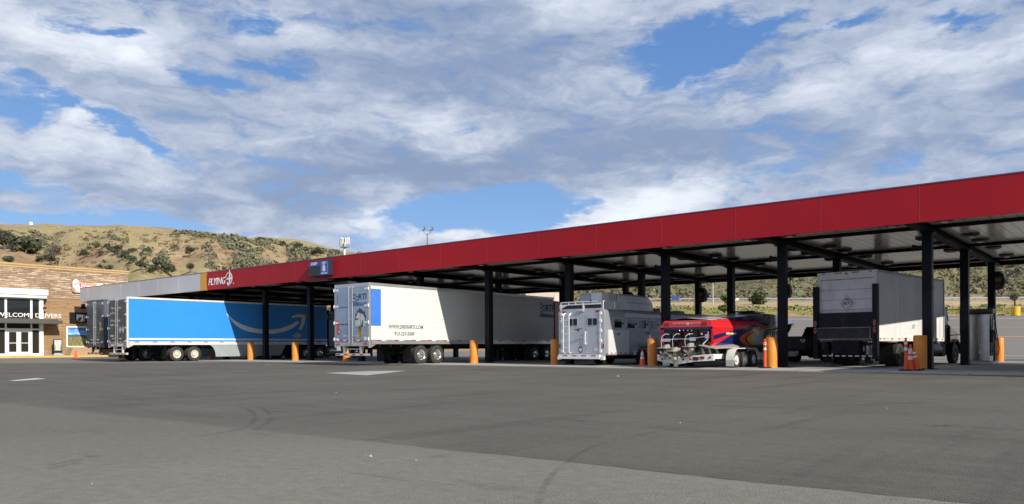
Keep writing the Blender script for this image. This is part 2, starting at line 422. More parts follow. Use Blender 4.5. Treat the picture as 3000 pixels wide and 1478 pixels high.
tag(sheet('asphalt_lot', lambda d: [-180+4*i for i in range(16)]+[-116+2*i for i in range(116)]+[120+20*i for i in range(6)], dsl, gz, asph), kind='structure')

def hill_mat():
    m = bpy.data.materials.new('hill_grass'); m.use_nodes = True; T = NT(m.node_tree); b = m.node_tree.nodes['Principled BSDF']
    P = T.n('ShaderNodeNewGeometry').outputs['Position']
    al = T.vm('DOT_PRODUCT', P, (cT, sT, 0)); aw = T.vm('DOT_PRODUCT', P, (-sT, cT, 0))
    A = T.noise(P, .016, 7, .6, .6); B = T.noise(T.map(P, loc=(40, 9, 2)), .045, 7, .65); C = T.noise(P, .4, 6, .7)
    ratio = T.m('DIVIDE', al, aw)
    rightside = T.ss(ratio, -.22, .12)
    c = T.mix(T.ss(B, .32, .68), (.285, .195, .115), (.41, .31, .185))
    c = T.mix(T.m('MULTIPLY', T.ss(A, .46, .60), .75), c, (.335, .285, .14))
    c = T.mix(T.m('MULTIPLY', T.ss(A, .42, .30), .8), c, (.29, .165, .10))
    c = T.mix(T.m('MULTIPLY', T.ss(T.noise(T.map(P, loc=(3, 77, 0)), .03, 4), .63, .70), .7), c, (.50, .32, .14))
    gr = T.mix(T.ss(B, .3, .7), (.125, .122, .066), (.225, .195, .105))
    c = T.mix(T.m('MULTIPLY', rightside, T.ss(aw, 190, 240)), c, gr)
    bank = T.mix(T.ss(B, .3, .7), (.25, .23, .065), (.36, .31, .10))
    onb = T.m('MULTIPLY', T.ss(ratio, .02, .12), T.ss(aw, 176, 160))
    c = T.mix(onb, c, bank)
    dry = T.m('MULTIPLY', T.m('MULTIPLY', T.ss(ratio, .02, .12), T.ss(aw, 165, 178)), T.ss(aw, 232, 205))
    c = T.mix(dry, c, T.mix(T.ss(B, .3, .7), (.38, .29, .155), (.52, .39, .21)))
    soil = T.m('MULTIPLY', T.ss(aw, LOT_END+5, LOT_END+1), rightside)
    c = T.mix(T.m('MULTIPLY', soil, .8), c, (.26, .13, .085))
    k = T.ss(C, .25, .75, .72, 1.25); c = T.mix(1.0, c, T.comb(k, k, k), 'MULTIPLY')
    T.link(c, b.inputs['Base Color']); b.inputs['Roughness'].default_value = .95; b.inputs['Specular IOR Level'].default_value = .1
    bp = T.n('ShaderNodeBump'); bp.inputs['Strength'].default_value = .8; bp.inputs['Distance'].default_value = .8
    T.link(C, bp.inputs['Height']); T.link(bp.outputs[0], b.inputs['Normal'])
    return m
hds = [LOT_END-.5, LOT_END, 126, 130, 135, 140, 146, 152, 158, 164, 170] + [176+6*i for i in range(55)] + [520, 560, 620, 700]
def hzz(l, d): return gz(l, d)-.3 if d < LOT_END else hz(l, d)
tag(sheet('hills', lambda d: [d*(-1.25+.011*i) for i in range(225)], hds, hzz, hill_mat()), kind='structure')
def on_hill(px, py, d0=125, d1=600):
    """first place where the ray through a pixel meets the hills"""
    r = ray(px, py); d = d0
    while d < d1:
        p = CP + r*d; l, dd = ld(p.x, p.y)
        z = hz(l, dd)
        if z >= p.z: return Vector((p.x, p.y, z))
        d += 1.5
    p = CP + r*430; l, dd = ld(p.x, p.y)
    return Vector((p.x, p.y, hz(l, dd)))

# concrete fuel pad
def concrete_mat(name='concrete', light=(.42, .41, .38), joints=True):
    m = bpy.data.materials.new(name); m.use_nodes = True; T = NT(m.node_tree); b = m.node_tree.nodes['Principled BSDF']
    P = T.n('ShaderNodeNewGeometry').outputs['Position']
    n = T.noise(P, .6, 7, .62); n2 = T.noise(T.map(P, scale=(1, .12, 1)), 1.2, 5, .6)
    c = T.mix(T.ss(n, .3, .7), tuple(v*.82 for v in light), light)
    c = T.mix(T.m('MULTIPLY', T.ss(n2, .5, .75), .45 if joints else .15), c, tuple(v*.42 for v in light))
    if joints:
        x, y, z = T.sep(P)
        for ax, stp in ((x, 5.504), (y, 4.6)):
            fr = T.m('ABSOLUTE', T.m('SUBTRACT', T.m('FRACT', T.m('DIVIDE', T.m('ADD', ax, 200.0), stp)), .5))
            c = T.mix(T.m('MULTIPLY', T.ss(fr, .004, .002), .8), c, (.06, .06, .058))
        # drip-soiled ground, with the roof's shade also darkened into the colour
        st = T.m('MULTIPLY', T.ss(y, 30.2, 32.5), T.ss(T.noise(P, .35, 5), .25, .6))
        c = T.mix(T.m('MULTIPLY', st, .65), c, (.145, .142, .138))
    T.link(c, b.inputs['Base Color']); b.inputs['Roughness'].default_value = .75
    return m
conc = concrete_mat()
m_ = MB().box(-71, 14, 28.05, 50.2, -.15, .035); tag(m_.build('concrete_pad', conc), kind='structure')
def flatquad(name, pts, m, z=.006, kind='structure'):
    mb = MB(); vs = [Vector((p.x, p.y, z)) for p in pts]; mb.add(vs, [tuple(range(len(vs)))])
    return tag(mb.build(name, m), kind=kind)
flatquad('concrete_patch', [gp(952, 1094), gp(1085, 1088), gp(1192, 1087), gp(1075, 1101)], concrete_mat('patch_concrete', (.40, .39, .36), False))
road_white = pm('road_white', (.50, .50, .475), .7, var=.08, dirt=.3, dirtcol=(.25, .25, .24))
road_yellow = pm('road_yellow', (.62, .36, .06), .7, var=.1, dirt=.25, dirtcol=(.25, .2, .12))
flatquad('road_marking', [gp(25, 1116), gp(50, 1117), gp(136, 1111), gp(108, 1108.5)], road_white, .005)
# lines painted across the rising lot behind the fuel canopy
def lot_line(d, w, m, l0=6, l1=110, kind_l=2.0):
    mb = MB(); l = l0
    while l < l1:
        a, b2 = l, min(l+kind_l, l1)
        mb.quad(wpt(a, d, gz(a, d)+.012), wpt(b2, d, gz(b2, d)+.012), wpt(b2, d+w, gz(b2, d+w)+.012), wpt(a, d+w, gz(a, d+w)+.012)); l = b2
    tag(mb.build('parking_line', m, fix=False), kind='structure')
for d, w, mm in ((48.3, .35, road_white), (52.6, .22, road_white), (71.5, .55, road_yellow), (87.5, .35, road_yellow), (110.5, .9, road_white)): lot_line(d, w, mm)
# kerb at the far edge of the lot
mb = MB(); l = 0.0
kc = pm('kerb_concrete', (.30, .20, .16), .8, var=.2)
while l < 112:
    for a, b2 in ((l, l+2.0),):
        z0, z1 = gz(a, LOT_END), gz(b2, LOT_END)
        p = [wpt(a, LOT_END-.3, z0-.05), wpt(b2, LOT_END-.3, z1-.05), wpt(b2, LOT_END-.3, z1+.16), wpt(a, LOT_END-.3, z0+.16), wpt(a, LOT_END+.1, z0+.16), wpt(b2, LOT_END+.1, z1+.16)]
        mb.add(p, [(0, 1, 2, 3), (3, 2, 5, 4)])
    l += 2.0
tag(mb.build('lot_kerb', kc, fix=False), kind='structure')

# rubber marks left by turning tyres
def skid(pts, w, strength=.55, nm='tyre_mark'):
    key = 'skid_%d' % int(strength*100)
    if key not in MATS:
        m = bpy.data.materials.new(key); m.use_nodes = True; T = NT(m.node_tree); b = m.node_tree.nodes['Principled BSDF']
        b.inputs['Base Color'].default_value = (.045, .044, .042, 1); b.inputs['Roughness'].default_value = .9
        P = T.n('ShaderNodeNewGeometry').outputs['Position']
        a = T.m('MULTIPLY', T.ss(T.m('ADD', T.m('MULTIPLY', T.noise(P, 1.1, 4), .6), T.m('MULTIPLY', T.noise(P, 22, 3), .4)), .34, .58), strength*.34)
        T.link(a, b.inputs['Alpha']); MATS[key] = m
    mb = MB(); P = [Vector((p.x, p.y, 0)) for p in pts]; L = []
    for i, p in enumerate(P):
        t = (P[min(i+1, len(P)-1)]-P[max(i-1, 0)]).normalized(); nn = Vector((-t.y, t.x, 0))
        L.append((p-nn*w/2, p+nn*w/2))
    for (a, b2), (c, e) in zip(L[:-1], L[1:]):
        mb.quad(*[Vector((q.x, q.y, .009)) for q in (a, b2, e, c)])
    tag(mb.build(nm, MATS[key], fix=False), kind='structure')
def curve_px(pl, n=8):
    g = [gp(*p) for p in pl]; out = []
    for i in range(len(g)-1):
        p0, p1, p2, p3 = g[max(i-1, 0)], g[i], g[i+1], g[min(i+2, len(g)-1)]
        for k in range(n):
            t = k/n
            out.append(.5*((2*p1)+(p2-p0)*t+(2*p0-5*p1+4*p2-p3)*t*t+(3*p1-p0-3*p2+p3)*t**3))
    return out+[g[-1]]
skid(curve_px([(560, 1202), (660, 1190), (725, 1200), (747, 1222), (735, 1245), (690, 1262), (590, 1280)]), .07, .6)
skid(curve_px([(690, 1186), (760, 1194), (793, 1218), (782, 1242), (745, 1262)]), .07, .55)
skid(curve_px([(1578, 1478), (1600, 1420), (1650, 1365), (1740, 1310), (1860, 1280), (2050, 1245)]), .05, .5)
skid(curve_px([(0, 1134), (260, 1116), (520, 1094), (760, 1078)]), .22, .5)
skid(curve_px([(430, 1107), (560, 1096), (680, 1088)]), .45, .5)
skid(curve_px([(140, 1368), (190, 1356), (240, 1348)]), .06, .8)
skid(curve_px([(140, 1377), (200, 1364), (235, 1356)]), .05, .8)
skid(curve_px([(930, 1212), (985, 1208), (1040, 1200)]), .16, .55)
skid(curve_px([(800, 1150), (1000, 1146), (1300, 1140)]), .3, .3)
skid(curve_px([(2080, 1190), (2300, 1196), (2700, 1180)]), .25, .32)
for px, py, w in ((1335, 1220, 34), (1650, 1170, 40), (1700, 1236, 30), (2365, 1234, 40), (2760, 1250, 46), (2790, 1248, 40), (1290, 1340, 60), (270, 1340, 40), (2215, 1140, 46), (2730, 1380, 20), (2760, 1385, 22), (1610, 1182, 30), (800, 1208, 60)):
    skid([gp(px-w/2, py), gp(px, py-1), gp(px+w/2, py+.5)], .10+.05*random.random(), .7)

# ------------------------------------------------------------------ fuel canopy
YF, YB, XR, XL = 29.7, 49.0, -2.95, -76.9
ZB, ZT, ZD = 5.18, 6.48, 5.42
PITCH, XK0 = 5.504, -6.71
XK = [XK0-PITCH*k for k in range(13)]
CROWS = (32.45, 39.65, 46.9)
red_pan = pm('fascia_red', (.40, .012, .020), .5, var=.05, scale=.25, spec=.22, dirt=.08, dirtcol=(.16, .012, .018), streak=(1, 1, .15))
grey_pan = pm('fascia_grey', (.56, .57, .60), .4, .1, var=.05, scale=.3, dirt=.1, dirtcol=(.35, .35, .35), streak=(1, 1, .15))
gold_pan = pm('fascia_gold', (.66, .33, .03), .4, var=.04)
seam_red = pm('seam_red', (.40, .035, .04), .5)
seam_white = pm('seam_white', (.80, .80, .80), .5)
canopy = thing('fuel_canopy', 'long flat fuel canopy with a dark red front edge over the truck lanes', 'canopy', (-40, 39.3, 0))
def cpart(mb, name, m, **k):
    mb.v = [(v[0]+40, v[1]-39.3, v[2]) for v in mb.v]
    return mb.build(name, m, canopy, **k)
XG, XGO = -55.05, -54.15
def front(x0, x1, m, seam, name):
    mb = MB(); mb.box(x0, x1, YF, YF+.10, ZB, ZT); mb.m = 1
    x = x1
    while x > x0+.5:
        if x < x1-.1: mb.box(x-.009, x+.009, YF-.004, YF+.004, ZB+.02, ZT-.02)
        x -= 3.34
    return cpart(mb, name, [m, seam])
front(XGO, XR-.1, red_pan, seam_red, 'red_fascia')
front(XL+.1, XG, grey_pan, seam_white, 'grey_fascia')
g = MB(); n = 14; zz = [ZB+(ZT-ZB)*i/n for i in range(n+1)]
bow = lambda z: .16*(1-((z-ZB)/(ZT-ZB)*2-1)**2)
poly = [(XG, z) for z in zz]+[(XGO-bow(z)+.10, z) for z in reversed(zz)]
g.prism(poly, 'Y', YF-.006, YF+.08); cpart(g, 'gold_stripe', gold_pan)
g = MB(); g.box(XR-.1, XR, YF, YB, ZB, ZT); cpart(g, 'red_fascia', red_pan)
g = MB(); g.box(XL, XL+.1, YF, YB, ZB, ZT); cpart(g, 'grey_fascia', grey_pan)
g = MB(); g.box(XL+.1, XR-.1, YB-.1, YB, ZB, ZT); cpart(g, 'red_fascia', red_pan)
g = MB(); g.box(XL-.01, XR+.01, YF-.015, YF+.13, ZT, ZT+.035); g.box(XL-.01, XR+.01, YB-.13, YB+.015, ZT, ZT+.035); cpart(g, 'edge_trim', pm('trim_blue', (.12, .10, .22), .4))
# underside: bright pressed panels running across the canopy, glossy enough to mirror the posts
def deck_mat():
    m = bpy.data.materials.new('deck_panels'); m.use_nodes = True; T = NT(m.node_tree); b = m.node_tree.nodes['Principled BSDF']
    P = T.n('ShaderNodeNewGeometry').outputs['Position']; x, y, z = T.sep(P)
    fr = T.m('ABSOLUTE', T.m('SUBTRACT', T.m('FRACT', T.m('DIVIDE', T.m('ADD', x, 200.0), .40)), .5))
    groove = T.ss(fr, .05, .02)
    c = T.mix(T.ss(T.noise(P, .5, 5), .3, .7), (.56, .54, .49), (.66, .63, .57))
    c = T.mix(T.m('MULTIPLY', groove, .75), c, (.12, .115, .105))
    T.link(c, b.inputs['Base Color']); b.inputs['Roughness'].default_value = .17; b.inputs['Specular IOR Level'].default_value = .5
    bp = T.n('ShaderNodeBump'); bp.inputs['Strength'].default_value = .35; bp.inputs['Distance'].default_value = .02
    T.link(T.m('SUBTRACT', 1.0, groove), bp.inputs['Height']); T.link(bp.outputs[0], b.inputs['Normal'])
    return m
g = MB(); g.box(XL+.1, XR-.1, YF+.1, YB-.1, ZD, ZD+.12); cpart(g, 'roof_deck', deck_mat())
g = MB(); g.box(XL+.12, XR-.12, YB-.16, YB-.104, ZB+.01, ZD-.003); g.box(XL+.12, XR-.12, YF+.104, YF+.15, ZB+.01, ZD-.003); g.box(XR-.15, XR-.104, YF+.16, YB-.17, ZB+.01, ZD-.003); g.box(XL+.104, XL+.15, YF+.16, YB-.17, ZB+.01, ZD-.003); cpart(g, 'edge_liner', beam_paint)
for k, x in enumerate(XK):
    g = MB(); g.box(x-.20, x+.20, YF+.12, YB-.12, ZB+.19, ZB+.215); g.box(x-.20, x+.20, YF+.12, YB-.12, ZB-.02, ZB+.01); g.box(x-.09, x+.09, YF+.12, YB-.12, ZB+.01, ZB+.19)
    g.box(x-.09, x+.09, YF+.12, YB-.12, ZB+.215, ZD-.004); cpart(g, 'girder', beam_paint)
for y in CROWS:
    g = MB(); g.box(XL+.12, XR-.12, y-.09, y+.09, ZD-.13, ZD-.005); cpart(g, 'purlin', beam_paint)
pf = MB()
for y in CROWS:
    for x in XK:
        g = MB(); g.box(x-.165, x+.165, y-.165, y+.165, .035, ZB-.022)
        g.box(x-.26, x+.26, y-.26, y+.26, .034, .06); g.box(x-.26, x+.26, y-.26, y+.26, ZB-.06, ZB-.021)
        # drain pipe and conduit run up the back of each post
        g.cyl((x-.06, y+.21, .05), (x-.06, y+.21, ZB-.05), .045, n=8)
        cpart(g, 'post', col_paint)
# emblem and name on the front edge
logo_white = pm('logo_white', (.80, .80, .82), .4, var=.03)
lg = bpy.data.objects.new('x', None); bpy.data.objects.remove(lg)
def loc_c(x, y, z): return Vector((x+40, y-39.3, z))
a0 = atY(609, 837, YF); a1 = atY(659, 818, YF)
text('brand_lettering', 'FLYING', .70, logo_white, canopy, loc_c((a0.x+a1.x)/2+.05, YF-.012, 5.73), width=2.35, bold=.012, extrude=.008, shear=.22)
ex = atY(671, 819, YF).x; ez = 5.86
polys = ringpoly(.40, .455, math.radians(100), math.radians(285-360+0), 10) if False else ringpoly(.385, .45, math.radians(-95), math.radians(82), 18)+ringpoly(.385, .45, math.radians(98), math.radians(168), 9)
polys += [[(.02, -.36), (.14, -.36), (.19, -.05), (.15, .38), (.09, .62), (.03, .38), (.02, -.05)], [(-.42, -.08), (-.05, .10), (.10, .12), (.25, .10), (.42, -.02), (.42, -.08), (.22, -.06), (.10, -.10), (-.02, -.08)],
          [(.02, -.36), (.14, -.36), (.10, -.46), (.0, -.52), (-.12, -.50), (-.22, -.40), (-.25, -.26), (-.13, -.24), (-.10, -.36), (-.02, -.40)]]
art('emblem', polys, logo_white, canopy, loc_c(ex, YF-.012, ez), t=.014)
text('brand_lettering', '\u00ae', .14, logo_white, canopy, loc_c(ex+.60, YF-.012, 5.48))
# recessed lamps hung below the deck
lamp_h = pm('lamp_housing', (.012, .012, .013), .5); lamp_l = pm('lamp_lens', (.55, .55, .52), .2, var=.03)
def canopy_lamp(loc):
    t = thing('canopy_lamp', 'x', 'lamp', loc, 0, 'round downlights under the fuel canopy')
    g = MB(); g.lathe([(.0, 0), (.30, 0), (.33, -.02), (.33, -.07), (.20, -.13), (.15, -.13)], (0, 0, 0), n=20); g.build('housing', lamp_h, t, smooth=40)
    g = MB(); g.lathe([(.15, -.12), (.13, -.15), (.0, -.16)], (0, 0, 0), n=16); g.build('lens', lamp_l, t, smooth=40)
    return t
l0 = None
LANES = ['box truck', 'boat', 'horse trailer', 'lane beside the white reefer', 'white reefer', 'lane left of the reefer', 'lane beside the blue trailer', 'blue trailer']
for k in range(9):
    x = XK[k]
    for side in (1, -1):
        for j, y in enumerate((30.9, 35.9, 38.0, 41.4, 45.4)):
            if k >= 5 and j > 1: continue
            loc = (x+side*.85, y, ZD-.002)
            if l0 is None: l0 = canopy_lamp(loc); o = l0
            else: o = copy_tree(l0); o.location = loc
            o['label'] = 'black round downlight hung under the fuel canopy deck beside a black girder'

# ------------------------------------------------------------------ DEF price sign on the canopy edge
p0, p1 = atY(917, 790, YF), atY(977, 790, YF); zt_, zb_ = 6.30, 5.36
w_ = p1.x-p0.x; sx = (p0.x+p1.x)/2
sign = thing('price_sign', 'blue and black DEF price sign fixed to the red canopy edge', 'sign', (sx, YF-.004, zb_))
navy = pm('sign_cabinet', (.016, .020, .04), .45); sblue = pm('sign_blue', (.025, .095, .42), .3, var=.04); sdig = pm('sign_digit_panel', (.022, .032, .04), .35, var=.2)
H_ = zt_-zb_
MB().box(-w_/2, w_/2, -.30, 0, 0, H_).build('cabinet', navy, sign, bevel=.015)
MB().box(-w_/2+.04, .10, -.312, -.301, H_-.30, H_-.04).build('header_panel', sblue, sign)
MB().box(.16, w_/2-.10, -.312, -.301, .06, H_-.04).build('pump_panel', sblue, sign)
for i in range(4):
    x0 = -w_/2+.06+i*.265; g = MB().box(x0, x0+.24, -.314, -.301, .05, H_-.34); g.build('digit_panel', sdig, sign)
text('lettering', 'DEF', .24, logo_white, sign, Vector((-w_/4+.02, -.313, H_-.17)), width=.62, bold=.03)
text('lettering', 'DEF', .17, logo_white, sign, Vector((.52, -.313, H_-.17)), width=.36, bold=.03)
text('lettering', 'ALL LANES', .11, logo_white, sign, Vector((.52, -.313, .14)), width=.56, bold=.02)
art('pump_symbol', [[(-.12, -.18), (.10, -.18), (.10, .10), (-.12, .10)], [(-.10, .10), (.08, .10), (.04, .22), (-.06, .22)], [(-.18, -.14), (-.15, -.14), (-.15, .20), (-.18, .20)], [(-.18, .17), (-.02, .24), (-.02, .28), (-.18, .20)]]
    , logo_white, sign, Vector((.54, -.313, H_*.47)))
art('panel_border', [[(.20-.52, -.38), (.22-.52, -.38), (.22-.52, .38), (.20-.52, .38)], [(.32, -.38), (.34, -.38), (.34, .38), (.32, .38)], [(-.32, .36), (.34, .36), (.34, .38), (-.32, .38)], [(-.32, -.38), (.34, -.38), (.34, -.36), (-.32, -.36)]], pm('border_pale', (.35, .42, .6), .4), sign, Vector((.53, -.3125, H_*.5)), t=.002)

# ------------------------------------------------------------------ travel store on the left
FX = -79.5
ZG = .27
def fac(px, py, X=FX): return atX(px, py, X)
stone_c = 0
def veneer(name, c1, c2, c3, mort, bw, rh, seed):
    m = bpy.data.materials.new(name); m.use_nodes = True; T = NT(m.node_tree); b = m.node_tree.nodes['Principled BSDF']
    P = T.n('ShaderNodeNewGeometry').outputs['Position']; x, y, z = T.sep(P)
    v = T.comb(T.m('ADD', y, T.m('MULTIPLY', x, 1.0)), z, 0.0)
    def bricks(v, a, b_, w, h, sq=1.0):
        t = T.n('ShaderNodeTexBrick'); T.put(t.inputs['Vector'], v); t.inputs['Scale'].default_value = 1.0
        t.inputs['Color1'].default_value = (*a, 1); t.inputs['Color2'].default_value = (*b_, 1); t.inputs['Mortar'].default_value = (*mort, 1)
        t.inputs['Mortar Size'].default_value = .008; t.inputs['Brick Width'].default_value = w; t.inputs['Row Height'].default_value = h
        t.inputs['Bias'].default_value = -.1; t.offset = .37; t.squash = sq; t.squash_frequency = 3
        return t
    A = bricks(v, c1, c2, bw, rh, .7); B = bricks(T.vm('ADD', v, (1.37, 0, 0)), (0, 0, 0), (1, 1, 1), bw, rh, .7)
    n = T.noise(T.map(P, scale=(1, .7, 5)), 1.3, 4)
    c = T.mix(T.ss(n, .5, .66), A.outputs[0], c3)
    n2 = T.noise(T.map(P, scale=(2, 2, 9)), 2.2, 5, .7); k = T.ss(n2, .2, .8, .72, 1.25)
    c = T.mix(1.0, c, T.comb(k, k, k), 'MULTIPLY')
    c = T.mix(A.outputs[1], c, mort)
    T.link(c, b.inputs['Base Color']); b.inputs['Roughness'].default_value = .85
    bp = T.n('ShaderNodeBump'); bp.inputs['Strength'].default_value = 1.0; bp.inputs['Distance'].default_value = .05
    T.link(T.m('SUBTRACT', T.m('ADD', T.m('MULTIPLY', n2, .6), T.m('MULTIPLY', T.sep(A.outputs[0])[0], 1.2)), A.outputs[1]), bp.inputs['Height']); T.link(bp.outputs[0], b.inputs['Normal'])
    return m
stone = veneer('ledge_stone', (.42, .29, .19), (.24, .16, .115), (.64, .49, .335), (.16, .11, .07), .85, .17, 1)
plank = veneer('long_stone', (.40, .255, .135), (.32, .195, .10), (.46, .305, .165), (.25, .15, .075), 1.5, .14, 2)
YR = fac(375, 800).y; ztop = 8.48; zmid = fac(200, 876).z
store = thing('travel_store', 'tan stone travel store with white framed entrance and dark awning', 'building', (FX-8, 26, 0))
def spart(mb, name, m, **k):
    mb.v = [(v[0]-(FX-8), v[1]-26, v[2]) for v in mb.v]; return mb.build(name, m, store, **k)
def sloc(v): return Vector((v[0]-(FX-8), v[1]-26, v[2]))
spart(MB().box(FX-26, FX, 8, YR, zmid, ztop), 'stone_wall', stone)
spart(MB().box(FX-25.95, FX-.03, 8.05, YR-.03, 0, zmid), 'plank_wall', plank)
spart(MB().box(FX-26.1, FX+.12, 7.9, YR+.12, ztop, ztop+.16).box(FX-26.05, FX+.06, 7.95, YR+.06, ztop-.2, ztop), 'cornice', pm('cornice_tan', (.46, .31, .14), .6), bevel=.02)
wfr = pm('entrance_white', (.80, .80, .77), .4, var=.02)
XE = FX+.45                                              # the entrance stands proud of the wall
def ex_(px, py, X=None): return atX(px, py, X or XE)
yR = ex_(127, 1000).y; zt0, zt1 = ex_(60, 873).z, ex_(60, 851).z
spart(MB().box(FX-.02, FX+.95, 12, ex_(142, 860, FX+.95).y, zt0+.28, zt1+.12).box(FX-.02, FX+.85, 12.05, ex_(138, 860, FX+.85).y, zt0, zt0+.275), 'portal_fascia', wfr, bevel=.02)
spart(MB().box(FX-.02, XE+.05, ex_(115, 960).y, yR, ZG, zt0-.003), 'portal_post', wfr)
# glazing
zw0 = ex_(60, 946).z
def frame(y0, y1, z0, z1, X=None): return (y0, y1, z0, z1)
gl_up = glass_dark('store_glass_upper', (.020, .024, .026), .03); gl_lo = glass_dark('store_glass', (.030, .028, .024), .03)
ys = [12.0, ex_(-60, 900).y, ex_(17, 900).y, ex_(92, 900).y, ex_(115.5, 900).y]
zu0, zu1 = ex_(60, 936).z, zt0-.003
zt_a, zt_b = ex_(60, 966).z, ex_(60, 948).z               # band above the doors
for y0, y1 in zip(ys[:-1], ys[1:]):
    spart(MB().box(XE-.10, XE-.05, y0+.09, y1-.09, zu0, zu1-.09), 'window_pane', gl_up)
    spart(MB().box(XE-.10, XE-.05, y0+.09, y1-.09, zt_a+.1, zu0-.1), 'window_pane', gl_lo)
g = MB()
for i, y in enumerate(ys[1:4]):
    g.box(XE-.12, XE, y-.09, y+.09, zu0-.1, zu1-.09); g.box(XE-.12, XE-.003, y-.07, y+.07, ZG, zu0-.101)
g.box(XE-.12, XE-.004, 12, ex_(115, 960).y, zu1-.088, zu1); g.box(XE-.12, XE-.004, 12, ex_(115, 960).y, zu0-.098, zu0); g.box(XE-.12, XE-.005, 12, ex_(115, 960).y, zt_a-.04, zt_a+.1)
g.box(XE-.12, XE-.006, 12, ys[1], ZG, ZG+.2); g.box(XE-.12, XE-.006, ys[1]+.08, ys[2]-.08, ZG, ZG+.2); g.box(XE-.12, XE-.006, ys[3]+.08, ys[4], ZG, ZG+.2)
spart(g, 'window_frame', wfr)
spart(MB().box(XE-.10, XE-.05, ys[3]+.08, ys[4]-.06, ZG+.2, zt_a-.04), 'window_pane', gl_lo)
spart(MB().box(XE-.10, XE-.05, ys[1]+.08, ys[2]-.08, ZG+.2, zt_a-.04), 'window_pane', gl_lo)
spart(MB().box(XE-.10, XE-.05, 12, ys[1]-.08, ZG+.2, zt_a-.04), 'window_pane', gl_lo)
yd0, yd2 = ys[2]+.075, ys[3]-.075; yd1 = (yd0+yd2)/2
for a, b2, hs in ((yd0, yd1-.012, 1), (yd1+.012, yd2, -1)):
    g = MB(); fw = .17
    g.box(XE-.09, XE-.02, a, a+fw, ZG+.02, zt_a-.045); g.box(XE-.09, XE-.02, b2-fw, b2, ZG+.02, zt_a-.045)
    g.box(XE-.09, XE-.021, a+fw, b2-fw, ZG+.02, ZG+.34); g.box(XE-.09, XE-.021, a+fw, b2-fw, zt_a-.23, zt_a-.045); g.box(XE-.09, XE-.022, a+fw, b2-fw, ZG+1.12, ZG+1.17)
    dr = spart(g, 'door', wfr)
    MB().box(*[q for q in (XE-.075-(FX-8), XE-.05-(FX-8), a+fw-26, b2-fw-26, ZG+.34, zt_a-.23)]).build('door_pane', gl_lo, dr)
    hy = b2-.09 if hs == 1 else a+.09
    MB().cyl((XE+.03-(FX-8), hy-26, ZG+.9), (XE+.03-(FX-8), hy-26, ZG+1.35), .025, n=8).build('door_handle', silver, dr)
# awning with standing letters
ya = ex_(184, 940, FX+1.7).y; za0, za1 = atX(80, 948, FX+1.7).z, atX(80, 937.5, FX+1.7).z
awn = pm('awning_grey', (.085, .080, .072), .5, var=.05)
spart(MB().box(FX-.02, FX+1.7, 11, ya, za0, za1).box(FX-.02, FX+1.62, 11.05, ya-.35, za1, za1+.12), 'awning', awn, bevel=.02)
tl, tr = atX(-9, 925, FX+1.5), atX(180, 925, FX+1.5)
text('lettering', 'WELCOME DRIVERS', .53, pm('letter_white', (.82, .82, .80), .4, var=.02), store, sloc((FX+1.45, (tl.y+tr.y)/2, (atX(80, 934, FX+1.45).z+atX(80, 917.5, FX+1.45).z)/2+.03)), facing='+X', width=tr.y-tl.y, bold=.002, extrude=.05)
# wall lamp
wl = fac(124, 904); 
g = MB(); g.box(FX+.5, FX+.62, wl.y-.14, wl.y+.14, wl.z-.08, wl.z+.08); g.bar((FX-.0, wl.y, wl.z-.05), (FX+.5, wl.y, wl.z), .06, .06); tag(g.build('wall_lamp', black_plastic), 'small dark wall lamp above the end of the WELCOME DRIVERS letters', 'lamp')
wl = fac(243, 899); g = MB(); g.box(FX-.03, FX+.20, wl.y-.15, wl.y+.15, wl.z-.05, wl.z+.28); g.prism([(FX-.03, wl.z-.05), (FX+.28, wl.z-.05), (FX+.28, wl.z-.12), (FX-.03, wl.z-.2)], 'Y', wl.y-.2, wl.y+.2)
tag(g.build('wall_lamp', black_plastic), 'dark wedge wall lamp in the canopy shadow above the black PJ sign', 'lamp')
# pavement in front of the store, yellow kerb
XS = -74.9
tag(MB().box(FX-.1, XS-.16, 5, 46, 0.0, ZG).build('sidewalk', concrete_mat('walk_concrete', (.50, .46, .38), False)), kind='structure')
tag(MB().box(XS-.158, XS, 5, 46, 0.0, ZG+.004).build('kerb', pm('kerb_yellow', (.60, .40, .10), .7, var=.1, dirt=.3, dirtcol=(.4, .3, .15)), bevel=.02), kind='structure')
# doughnut shop sign
q0, q1 = fac(210, 820), fac(300, 856)
dsg = thing('shop_sign', 'white and orange coffee cup shop sign high on the stone wall', 'sign', (FX+.01, q0.y, 5.9))
def dl(px, py): p = fac(px, py); return (p.y-q0.y, p.z-5.9)
sw = pm('sign_white', (.82, .80, .78), .4, var=.02); so_ = pm('sign_orange', (.80, .22, .035), .4, var=.03); spk = pm('sign_pink', (.68, .05, .22), .4, var=.03); spp = pm('sign_pale_pink', (.82, .55, .50), .4)
art('sign_board', [[dl(211, 854), dl(211, 828), dl(216, 821), dl(221, 818.5), dl(226, 821), dl(231, 829), dl(300, 831), dl(300, 860), dl(216, 857)]], sw, dsg, Vector((0, 0, 0)), '+X', .10)
art('sign_edge', [[dl(210, 856), dl(210, 828), dl(211, 828), dl(211, 854), dl(216, 857), dl(300, 860), dl(300, 861), dl(215, 859)]], ink, dsg, Vector((-.0, 0, 0)), '+X', .12)
art('orange_swoosh', [[dl(212, 854), dl(212, 841), dl(215, 843), dl(219, 848), dl(222, 856), dl(216, 856)]], so_, dsg, Vector((.10, 0, 0)), '+X', .012)
art('cup', [[dl(215.5, 834), dl(229, 830), dl(229.5, 832), dl(216, 836)]], ink_grey, dsg, Vector((.10, 0, 0)), '+X', .014)
art('pink_mark', [[dl(230.5, 830), dl(236, 830), dl(236, 842), dl(232, 842)]], spk, dsg, Vector((.10, 0, 0)), '+X', .012)
art('name_band', [[dl(237, 829.5), dl(285, 830), dl(285, 839), dl(237, 838.5)]], spp, dsg, Vector((.10, 0, 0)), '+X', .008)
